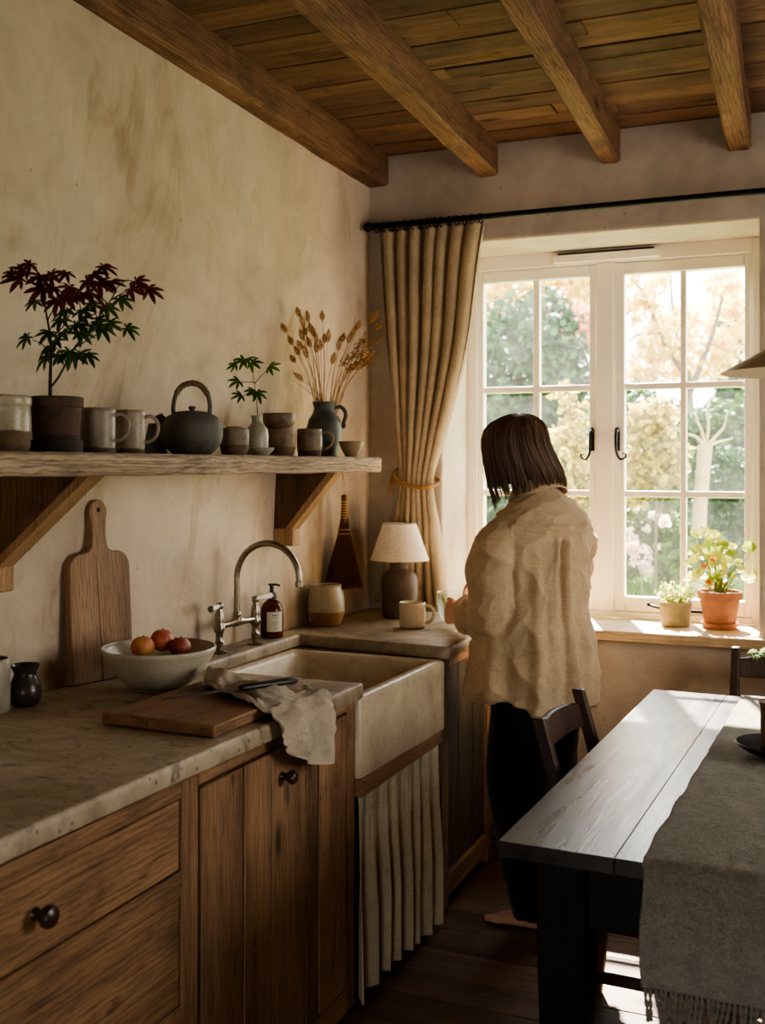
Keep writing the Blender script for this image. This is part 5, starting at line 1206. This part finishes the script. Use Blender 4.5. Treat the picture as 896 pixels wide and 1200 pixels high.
def sdisp(p_, n_):
    c = W(.893, 3.49, 0)+fv*tc(p_.z, 3); q = Vector((p_.x-c.x, p_.y-c.y)); th_ = math.atan2(q.dot(bk.to_2d()), q.dot(lv_.to_2d()))   # PI/2 is the middle of the back
    a_, b_ = tc(p_.z, 1), tc(p_.z, 2); rr = math.sqrt((q.dot(lv_.to_2d())/a_)**2+(q.dot(fv.to_2d())/b_)**2)
    tors = 1-max(0, min(1, (rr-1.06)/.10)); down = max(0, min(1, (1.285-p_.z)/.5))
    ph = th_*9+1.6*mnoise.noise(Vector((th_*1.3, p_.z*2.2, 5))); s1 = math.sin(ph)
    d_ = tors*down*((.024*s1 if s1 < 0 else .015*s1)*(.6+.7*mnoise.noise(Vector((th_*2.2, p_.z*1.4, 2))))+.006*math.sin(th_*17+3*mnoise.noise(Vector((th_, p_.z*3, 8)))))
    sl = max(0, min(1, (rr-1.05)/.12)); rid = lambda x: (1-abs(x))**3
    cr = rid(mnoise.noise(Vector((p_.x*9+p_.z*5, p_.y*9, p_.z*7-p_.x*6))))-.3; cr2 = rid(mnoise.noise(Vector((p_.x*19-p_.z*8, p_.y*19, p_.z*15+p_.y*9))))-.3
    d_ += .0095*cr*(1-.65*sl)*(1 if p_.z < 1.3 else .5)+.0042*cr2
    
    if sl > 0 and p_.z < 1.26: d_ += sl*(.011*rid(mnoise.noise(Vector((p_.x*6+p_.z*7, p_.y*6-p_.z*5, p_.z*6))))-.004)
    if tors > .5 and th_ > .3 and th_ < 2.84:
        zy = 1.285-.012*math.cos((th_-PI/2)*2)
        d_ -= .0095*math.exp(-((p_.z-zy)/.006)**2)            # yoke seam
        d_ += .003*math.exp(-((p_.z-zy-.013)/.008)**2)
        if p_.z < zy:
            k_ = min(1, (zy-p_.z)/.03)*max(.25, 1-(zy-p_.z)/.55)
            for o_, g_ in ((.0, -.020), (.17, .010), (-.17, .010)): d_ += k_*g_*math.exp(-((th_-PI/2-o_+.18-.03*math.sin(p_.z*9))/.06)**2)
    return d_
sh_ = remesh(m, 'shirt', M['shirt'], .0045, 5, .5, sdisp, person)
m = MB(); rings = []      # folded collar standing round the neck
nc = W(.884, 3.487, 1.408); nax = (Vector((0,0,1))+fv*.30).normalized(); nb = lv_; nf_ = nax.cross(nb).normalized()
if nf_.dot(fv) < 0: nf_ = -nf_
for (rr, hh) in ((.064,-.012),(.060,.012),(.058,.034),(.060,.040),(.066,.037),(.080,.012),(.092,-.012),(.096,-.020)):
    rings.append([nc+nb*(rr*1.04*math.cos(a))+nf_*(rr*math.sin(a))+nax*(hh+(.004*math.sin(a*3) if rr > .07 else 0)-(.012*max(0, math.sin(a)) if rr > .05 else 0)) for a in [2*PI*i/48 for i in range(48)]])
m.loft(rings, cap=False); m.build('collar', M['shirt'], sh_, solid=.0025, ang=180)
# ---- hair: chin-length bob
hairm = NT('brown_hair'); hn = hairm.noise(hairm.coords((60,60,6)), 1, 3); gi = hairm.n('NewGeometry')
hc_ = hairm.mix(.5, hairm.ramp(gi.outputs['Random Per Island'], [(0, lin((46,31,21))), (1, lin((164,120,82)))]), hairm.ramp(hn, [(.3, lin((30,20,14))), (.7, lin((80,54,36)))]))
hairm.set(Base_Color=hc_, Roughness=.42); hairm.b.inputs['Specular IOR Level'].default_value = .5
tr_ = hairm.n('BsdfTranslucent'); tr_.inputs[0].default_value = lin((120,76,44)); mx_ = hairm.n('MixShader'); mx_.inputs[0].default_value = .15
hairm.put(mx_.inputs[1], hairm.b.outputs[0]); hairm.put(mx_.inputs[2], tr_.outputs[0]); hairm.put(hairm.out.inputs[0], mx_.outputs[0])
DH = depth(HD+PO)
HR = [(484.5,609,2,.01),(486,609,12,.04),(489.5,608,21,.066),(496,606,30,.088),(504,604.5,35.5,.102),(515,604,38,.110),(528,606,40,.113),(541,610,42,.112),(552,614,44,.108),(561,617,43.5,.102),(569,620,41,.094)]
def hring(t_):
    k = t_*(len(HR)-1); i = min(int(k), len(HR)-2); f_ = k-i; return [lerp(HR[i][j], HR[i+1][j], f_) for j in range(4)]
fang = math.atan2(hf.dot(FWD), hf.dot(RIGHT))
def hpt(t_, a, off=0.0):
    y_, cx_, hw_, dp = hring(min(t_, 1.0)); c = P(cx_, y_, d=DH-.006)-PO
    ext = max(0, t_-1.0)
    w_ = hw_*DH/F
    lf_ = max(0, -math.cos(a)+.1)*max(0, t_-.75)*.16; return c+RIGHT*((w_+off)*math.cos(a))+FWD*((dp+off)*math.sin(a))-UP*(ext*.10+lf_)
m = MB(); rows = []; NA = 72
for k in range(31):
    t_ = k/30*.9; open_ = interp([(.42, 0), (.55, .55), (.75, .72), (1, .62)], t_); row = []
    for i in range(NA+1):
        a = fang+open_+(2*PI-2*open_)*i/NA; row.append(hpt(t_, a, -.006+.004*math.sin(a*23+3*math.sin(t_*4))*min(1, t_*3)))
    rows.append(row)
m.grid(rows)
for k in range(150):
    a0 = fang+.2+(2*PI-.4)*((k+U(-.5, .5))/150); da = (a0-fang+PI) % (2*PI)-PI; st_ = U(.0, .3); en = U(.90, 1.10); dr = U(-.10, .16); ph = U(0, 6); wv = U(.001, .005); lift = U(0, .004)
    if abs(da) < .75: en = U(.50, .64)
    elif abs(da) < 1.15: en = U(1.0, 1.16)
    wid = U(.05, .10)
    for j in range(9):
        oj = U(-1, 1)*wid; so = U(-.05, .05); pts_ = []
        for q in range(14):
            f_ = q/13; t_ = lerp(max(0, st_+so), en+so*.8, f_)
            pts_.append(hpt(t_, a0+dr*t_*t_+oj*(1-.75*f_**2)+.04*math.sin(ph+t_*5), .0005+lift*f_+wv*math.sin(ph+t_*8)*f_+.0012*(j % 3)))
        r_ = U(.0008, .0019); m.tube(pts_, [r_*.6]+[r_]*9+[r_*.85, r_*.65, r_*.45, r_*.15], 5)
for k in range(60):      # stray hairs
    a0 = U(0, 6.28); st_ = U(.1, .6); en = U(.9, 1.12); ph = U(0, 6)
    if abs((a0-fang+PI) % (2*PI)-PI) < .8: continue
    m.tube([hpt(lerp(st_, en, q/9), a0+.25*q/9*math.sin(ph), .002+.012*(q/9)*abs(math.sin(ph+q*.3))) for q in range(10)], .0005, 4)
m.build('hair', hairm.m, person, ang=180)
# ================================================================== GARDEN BEYOND THE WINDOW
GZ = .25
def Q(px, py, d): return P(px, py, d=d)
lawn = NT('lawn_grass'); ln = lawn.noise(lawn.coords((1,1,1), rand=False), 7, 6, .7); lawn.set(Base_Color=lawn.ramp(ln, [(.3, lin((70,92,48))), (.7, lin((120,140,76)))]), Roughness=.9, Normal=lawn.bump(ln, .8, .05))
m = MB(); rows = []
for j in range(41):
    rows.append([(-26+i*1.0, 4.75+j*.95, GZ+.05*mnoise.noise(Vector((i*.5, j*.5, 1)))+max(0, j-20)*.02) for i in range(56)])
m.grid(rows); tag(m.build('lawn', lawn.m), kind='structure')
m = MB()
for k in range(9000):
    c = P(U(560, 884), 600, d=U(8.5, 15)); c.z = GZ+.03; h = U(.04, .09); a = U(0, 6.28)
    d = Vector((math.cos(a), math.sin(a), 0))*.012; m.add([c-d, c+d, c+UP*h+Vector((U(-.02,.02), U(-.02,.02), 0))], [(0,1,2)])
tag(m.build('lawn_grass', leafmat('grass_blade', (64,96,38), (130,152,70), .5), smooth=False), 'sunlit short grass of the lawn seen through the window', 'grass', kind='stuff')
def foliage(mb, blobs, n, size, mi=0, surf=.55, nb=None):
    tot = sum(b[3]*b[4]+b[4]*b[5]+b[3]*b[5] for b in blobs)
    for (cx, cy, cz, rx, ry, rz) in blobs:
        for k in range(int(n*(rx*ry+ry*rz+rx*rz)/tot)):
            v = Vector((rnd.gauss(0,1), rnd.gauss(0,1), rnd.gauss(0,1))).normalized(); r = surf+(1-surf)*rnd.random()
            r *= 1+.18*mnoise.noise(v*2.3+Vector((cx, cy, cz)))
            c = Vector((cx+v.x*rx*r, cy+v.y*ry*r, cz+v.z*rz*r))
            if c.z < GZ: continue
            s_ = size*U(.6, 1.3); d = Vector((U(-1,1), U(-1,1), U(-1,.6))).normalized(); n_ = (v*.5+Vector((U(-1,1), U(-1,1), U(-.3,1)))).normalized(); sd = d.cross(n_)
            if sd.length < .1: continue
            sd.normalize(); mb.add([c, c+d*s_*.45+sd*s_*.3, c+d*s_, c+d*s_*.45-sd*s_*.3], [(0,1,3), (1,2,3)], mi)
barkg = plain('garden_bark', (96,80,62), .9, 0, .2, 20, .5)
def plant(name, label, cat, px, d, blobs, n, size, mat, trunk=None, group=None, zbase=None, branches=()):
    """blobs: (px, py, radius px across, radius px up, depth offset) as seen in the photo at depth d"""
    base = P(px, 600, d=d); base.z = GZ; t = thing(name, label, cat, base, 0, group); s = d/F
    m = MB(); bl = []
    for (bx, by, ra, rb, do) in blobs:
        c = P(bx, by, d=d+do)-base; bl.append((c.x, c.y, c.z, ra*s, ra*s, rb*s))
    foliage(m, [(b[0], b[1], b[2], b[3], b[4], b[5]) for b in bl], n, size); 
    # keep leaves above the ground (local)
    o = m.build('foliage', mat, t, smooth=False)
    if trunk:
        k = MB()
        for (r0, r1, pts_) in trunk:
            q = [P(a, b, d=d+(c if c else 0))-base for a, b, c in pts_]
            if pts_[0][1] > 700: q[0].z = 0
            pp_ = spline(q, 16); k.tube(pp_, [lerp(r0, r1, i/15) for i in range(16)], 8)
        k.build('trunk', barkg, t)
    return t
GZ_keep = GZ; GZ = -9   # local coordinates inside plants
def L_(a, b, tr=.5): return leafmat('garden_leaf', a, b, tr)
GZ = GZ_keep
def plant2(*a, **k):
    return plant(*a, **k)
conif = L_((30,54,36), (80,112,70), .2); hedge = L_((22,50,22), (78,114,50), .25); gold = L_((200,168,74), (246,226,150), .55); pink = L_((190,120,90), (232,180,150), .4)
pale = L_((120,112,44), (206,184,96), .5); mid = L_((44,66,32), (104,122,60), .35); dark = L_((18,44,26), (62,96,54), .2); white = L_((238,220,200), (255,246,232), .5); hyd = L_((206,160,150), (246,222,212), .4)
plant('conifer', 'dense blue green conifer behind the left casement', 'tree', 600, 13.5, [(600,440,62,105,0),(575,520,60,110,.3),(655,470,48,95,.4),(640,400,45,70,.6),(600,600,80,110,0),(680,560,50,120,.6)], 15000, .13, conif, [(.12,.05,[(610,760,0),(608,560,0),(605,400,0)])])
plant('golden_tree', 'golden autumn tree behind the upper left panes', 'tree', 640, 17, [(590,340,35,32,0),(665,330,40,28,0),(640,355,50,20,.5),(610,372,28,20,-.5)], 2600, .17, gold, [(.14,.03,[(640,760,0),(642,500,0),(655,330,0)]),(.05,.015,[(642,480,0),(615,390,0),(585,320,0)])])
plant('maple_tree', 'pale pink leaved tree branch crossing the left casement', 'tree', 690, 15, [(585,372,28,14,0),(660,395,36,16,0),(685,375,22,22,0),(640,372,20,10,0)], 900, .15, pink, [(.08,.015,[(700,780,0),(690,520,0),(640,450,0),(585,372,0)]),(.03,.01,[(690,520,0),(690,430,0),(665,392,0)])])
plant('apple_tree', 'spreading yellow leaved tree against the bright sky in the right casement', 'tree', 800, 14, [(775,395,34,30,0),(815,420,46,30,.4),(755,430,24,22,0),(850,380,26,50,.4),(760,350,16,22,0),(850,330,20,14,0),(800,370,26,18,.4),(742,345,10,40,0),(775,325,14,8,0)], 1500, .15, gold, [(.10,.04,[(812,780,0),(810,540,0),(806,440,0)]),(.045,.012,[(806,445,0),(775,395,0),(755,345,0),(735,325,0)]),(.045,.012,[(808,460,0),(835,390,0),(850,330,0)]),(.03,.01,[(806,440,0),(790,380,0),(785,318,0)]),(.03,.01,[(775,395,0),(750,392,0),(736,400,0)])])
plant('cypress', 'narrow grey green conifer rising behind the pale post in the right casement', 'tree', 857, 19, [(857,380,13,55,0),(855,440,17,60,0),(853,520,20,80,0)], 3200, .15, conif, [(.1,.04,[(855,740,0),(855,560,0),(857,380,0)])])
plant('hedge', 'dark green clipped hedge crossing the right casement behind the shrubs', 'hedge', 800, 11.5, [(740,505,40,60,0),(790,520,44,55,0),(850,525,48,62,0),(895,520,40,60,0),(740,590,40,60,0),(800,600,50,60,0),(860,600,50,60,0),(700,520,36,60,.2),(700,600,40,60,.2)], 17000, .085, hedge)
plant('yellow_shrub', 'sunlit shrub with yellow leaves right of the standing person', 'shrub', 675, 7.6, [(672,490,18,28,0),(660,530,22,34,0),(685,540,18,30,0),(670,580,28,30,0),(690,590,20,40,0),(660,460,10,14,0),(640,620,40,50,0)], 1250, .085, pale, [(.012,.004,[(672,740,0),(672,560,0),(668,470,0)]),(.01,.004,[(672,640,0),(690,560,0),(690,520,0)])])
plant('yellow_shrub', 'pale yellow leaved shrub at the left side of the right casement', 'shrub', 765, 8.4, [(748,500,20,26,0),(770,490,22,24,0),(752,545,24,28,0),(785,535,20,26,0),(740,575,20,18,0),(765,560,28,14,0)], 1250, .088, pale, [(.014,.004,[(768,720,0),(768,580,0),(765,500,0)]),(.01,.004,[(768,620,0),(782,560,0),(790,525,0)])])
plant('laurel', 'green leaved shrub mingling behind the yellow leaves in both casements', 'shrub', 730, 8.9, [(765,520,30,40,0),(690,520,26,40,0),(745,560,30,30,0),(680,580,30,40,0),(780,560,26,40,0)], 2200, .07, mid)
plant('rose_bush', 'leafy rose bush with pale blooms low in the right casement', 'shrub', 755, 9.2, [(745,610,24,26,0),(775,620,22,20,0),(750,645,30,24,0),(785,660,26,24,0),(740,665,20,16,0)], 3600, .05, mid, None)
bl = thing('rose_bloom', 'cluster of soft white and blush blooms over the rose bush', 'flowers', Q(757, 612, 9.0))
for (a, b, r) in ((737,622,6),(741,632,7),(779,611,8),(765,604,6),(757,620,5),(745,596,5),(788,600,4),(770,640,5)):
    c = Q(a, b, 9.0)-bl.location; m = MB()
    for k in range(46):
        d = Vector((U(-1,1), U(-1,1), U(-1,1))).normalized(); round_leaf(m, c+d*(r*9/F)*U(.25, 1.0), (d+Vector((U(-1,1),U(-1,1),U(0,1)))*.8), r*9/F*U(.25, .45))
    m.build('bloom', white, bl)
hy = thing('hydrangea', 'faded pink hydrangea head low in the right casement', 'flowers', Q(750, 652, 8.8))
for (a, b, r) in ((750,652,15),(741,643,8),(757,668,8)):
    c = Q(a, b, 8.8)-hy.location; m = MB()
    for k in range(170):
        d = Vector((U(-1,1), U(-1,1), U(-1,1))).normalized(); round_leaf(m, c+d*(r*8.8/F)*U(.7, 1.05), d+Vector((U(-1,1),U(-1,1),U(-1,1)))*.5, .013)
    m.build('flower_head', hyd, hy)
m = MB(); sg = Vector(hy.location); m.tube([Vector((0,0,-.05)), Vector((.02,0,-.3)), Vector((.02, 0, GZ-sg.z))], .008, 6); m.build('stem', plain('hydrangea_stem', (90,110,60), .7), hy)
plant('evergreen_bush', 'dark evergreen bush behind the potted geranium', 'shrub', 850, 9.6, [(850,560,34,40,0),(855,610,36,36,0),(845,640,34,34,0),(820,600,12,40,.3),(870,640,30,40,0)], 8000, .05, dark)
plant('low_border', 'low grey green border plants at the edge of the lawn', 'shrub', 790, 10.4, [(740,650,30,18,0),(780,650,26,20,0),(800,660,30,18,0),(720,640,24,22,0)], 3000, .06, mid)
plant('broadleaf_shrub', 'big leaved green shrub low behind the small potted plant', 'shrub', 820, 8.0, [(828,640,16,14,0),(812,655,14,12,0),(800,650,12,16,0)], 260, .13, mid)
# pruned pale trunk
b = P(822, 640, d=8.6); b.z = GZ; t = thing('tree_stump', 'pale pruned tree trunk standing before the hedge in the right casement', 'tree', b)
pb2 = plain('pale_bark', (168,148,112), .9, 0, .15, 20, .4); m = MB(); q = [P(a, c, d=8.6)-b for a, c in ((817,660),(819,610),(823,560),(826,522))]; q[0].z = 0
m.tube(spline(q, 12), [.058,.057,.056,.056,.055,.055,.054,.053,.053,.054,.055,.056], 12); m.build('trunk', pb2, t)
m = MB()
for pts_ in (((826,525),(815,512),(800,508),(790,498)),((826,525),(822,505),(815,488),(818,470)),((826,525),(838,512),(848,500),(852,482)),((826,525),(830,500),(828,478),(835,462)),((826,525),(842,518),(858,514))):
    m.tube(spline([P(a, c, d=8.6)-b for a, c in pts_], 12), [.014-.010*i/11 for i in range(12)], 7)
m.build('branch', pb2, t)
# board fence behind everything
m = MB(); 
for i in range(60): m.box((-14+i*.34, 0, 0), (-14+i*.34+.325, .03, 1.9+U(-.02, .02)))
for z in (.4, 1.5): m.box((-14, .03, z), (6.4, .08, z+.1))
tag(m.build('garden_fence', plain('fence_wood', (150,140,116), .9, 0, .2, 8, .3), loc=(-3, 23, GZ+.3)), 'weathered board fence at the far end of the garden behind the hedge', 'fence')
# ================================================================== CAMERA, LIGHT
cam = bpy.data.cameras.new('camera'); co = bpy.data.objects.new('camera', cam); COL.objects.link(co)
co.location = (CX, 0, CZ); co.rotation_euler = (PI/2, 0, TH)
cam.sensor_fit = 'HORIZONTAL'; cam.sensor_width = 36; cam.lens = F/896*36; cam.shift_y = -(600-HOR)/896
cam.clip_start = .05; cam.clip_end = 300
cam.dof.use_dof = True; cam.dof.focus_distance = 3.0; cam.dof.aperture_fstop = 5.6
sc.camera = co
w = bpy.data.worlds.new('world'); sc.world = w; w.use_nodes = True; nt = w.node_tree
bg = nt.nodes['Background']
tc = nt.nodes.new('ShaderNodeTexCoord'); sx = nt.nodes.new('ShaderNodeSeparateXYZ'); nt.links.new(tc.outputs['Generated'], sx.inputs[0])
cr = nt.nodes.new('ShaderNodeValToRGB'); nt.links.new(sx.outputs[2], cr.inputs[0])
cr.color_ramp.elements[0].position = .0; cr.color_ramp.elements[0].color = (1.0, .955, .875, 1)
cr.color_ramp.elements[1].position = .7; cr.color_ramp.elements[1].color = (.80, .89, 1.0, 1)
nt.links.new(cr.outputs[0], bg.inputs[0]); bg.inputs[1].default_value = SKY
su = bpy.data.lights.new('sun', 'SUN'); so = bpy.data.objects.new('sun', su); COL.objects.link(so)
su.energy = SUN; su.color = (1.0, .92, .80); su.angle = R(1.0)
dv = Vector(SUNDIR).normalized(); so.rotation_euler = dv.to_track_quat('-Z', 'Y').to_euler(); so.location = (1, 9, 8)
def portal(name, loc, rot, sx_, sy_):
    l = bpy.data.lights.new(name, 'AREA'); o = bpy.data.objects.new(name, l); COL.objects.link(o); l.shape = 'RECTANGLE'; l.size = sx_; l.size_y = sy_
    l.cycles.is_portal = True; o.location = loc; o.rotation_euler = rot
portal('sky_portal', ((WX0+WX1)/2, YW+.12, 1.6), (-PI/2, 0, 0), 1.16, 1.46)
portal('sky_portal_side', (X1+.28, (RW[0]+RW[1])/2, (RW[2]+RW[3])/2), (0, PI/2, 0), RW[3]-RW[2], RW[1]-RW[0])
portal('sky_portal_rear', ((FW[0]+FW[1])/2, -1.58, (FW[2]+FW[3])/2), (PI/2, 0, 0), FW[1]-FW[0], FW[3]-FW[2])
sc.view_settings.view_transform = 'AgX'; sc.view_settings.look = LOOK
sc.view_settings.exposure = EXPO; sc.view_settings.gamma = 1.0
sc.cycles.use_denoising = True
sc.cycles.max_bounces = 10; sc.cycles.diffuse_bounces = 5; sc.cycles.transparent_max_bounces = 16
sc.cycles.sample_clamp_indirect = 8.0; sc.cycles.caustics_reflective = False; sc.cycles.caustics_refractive = False
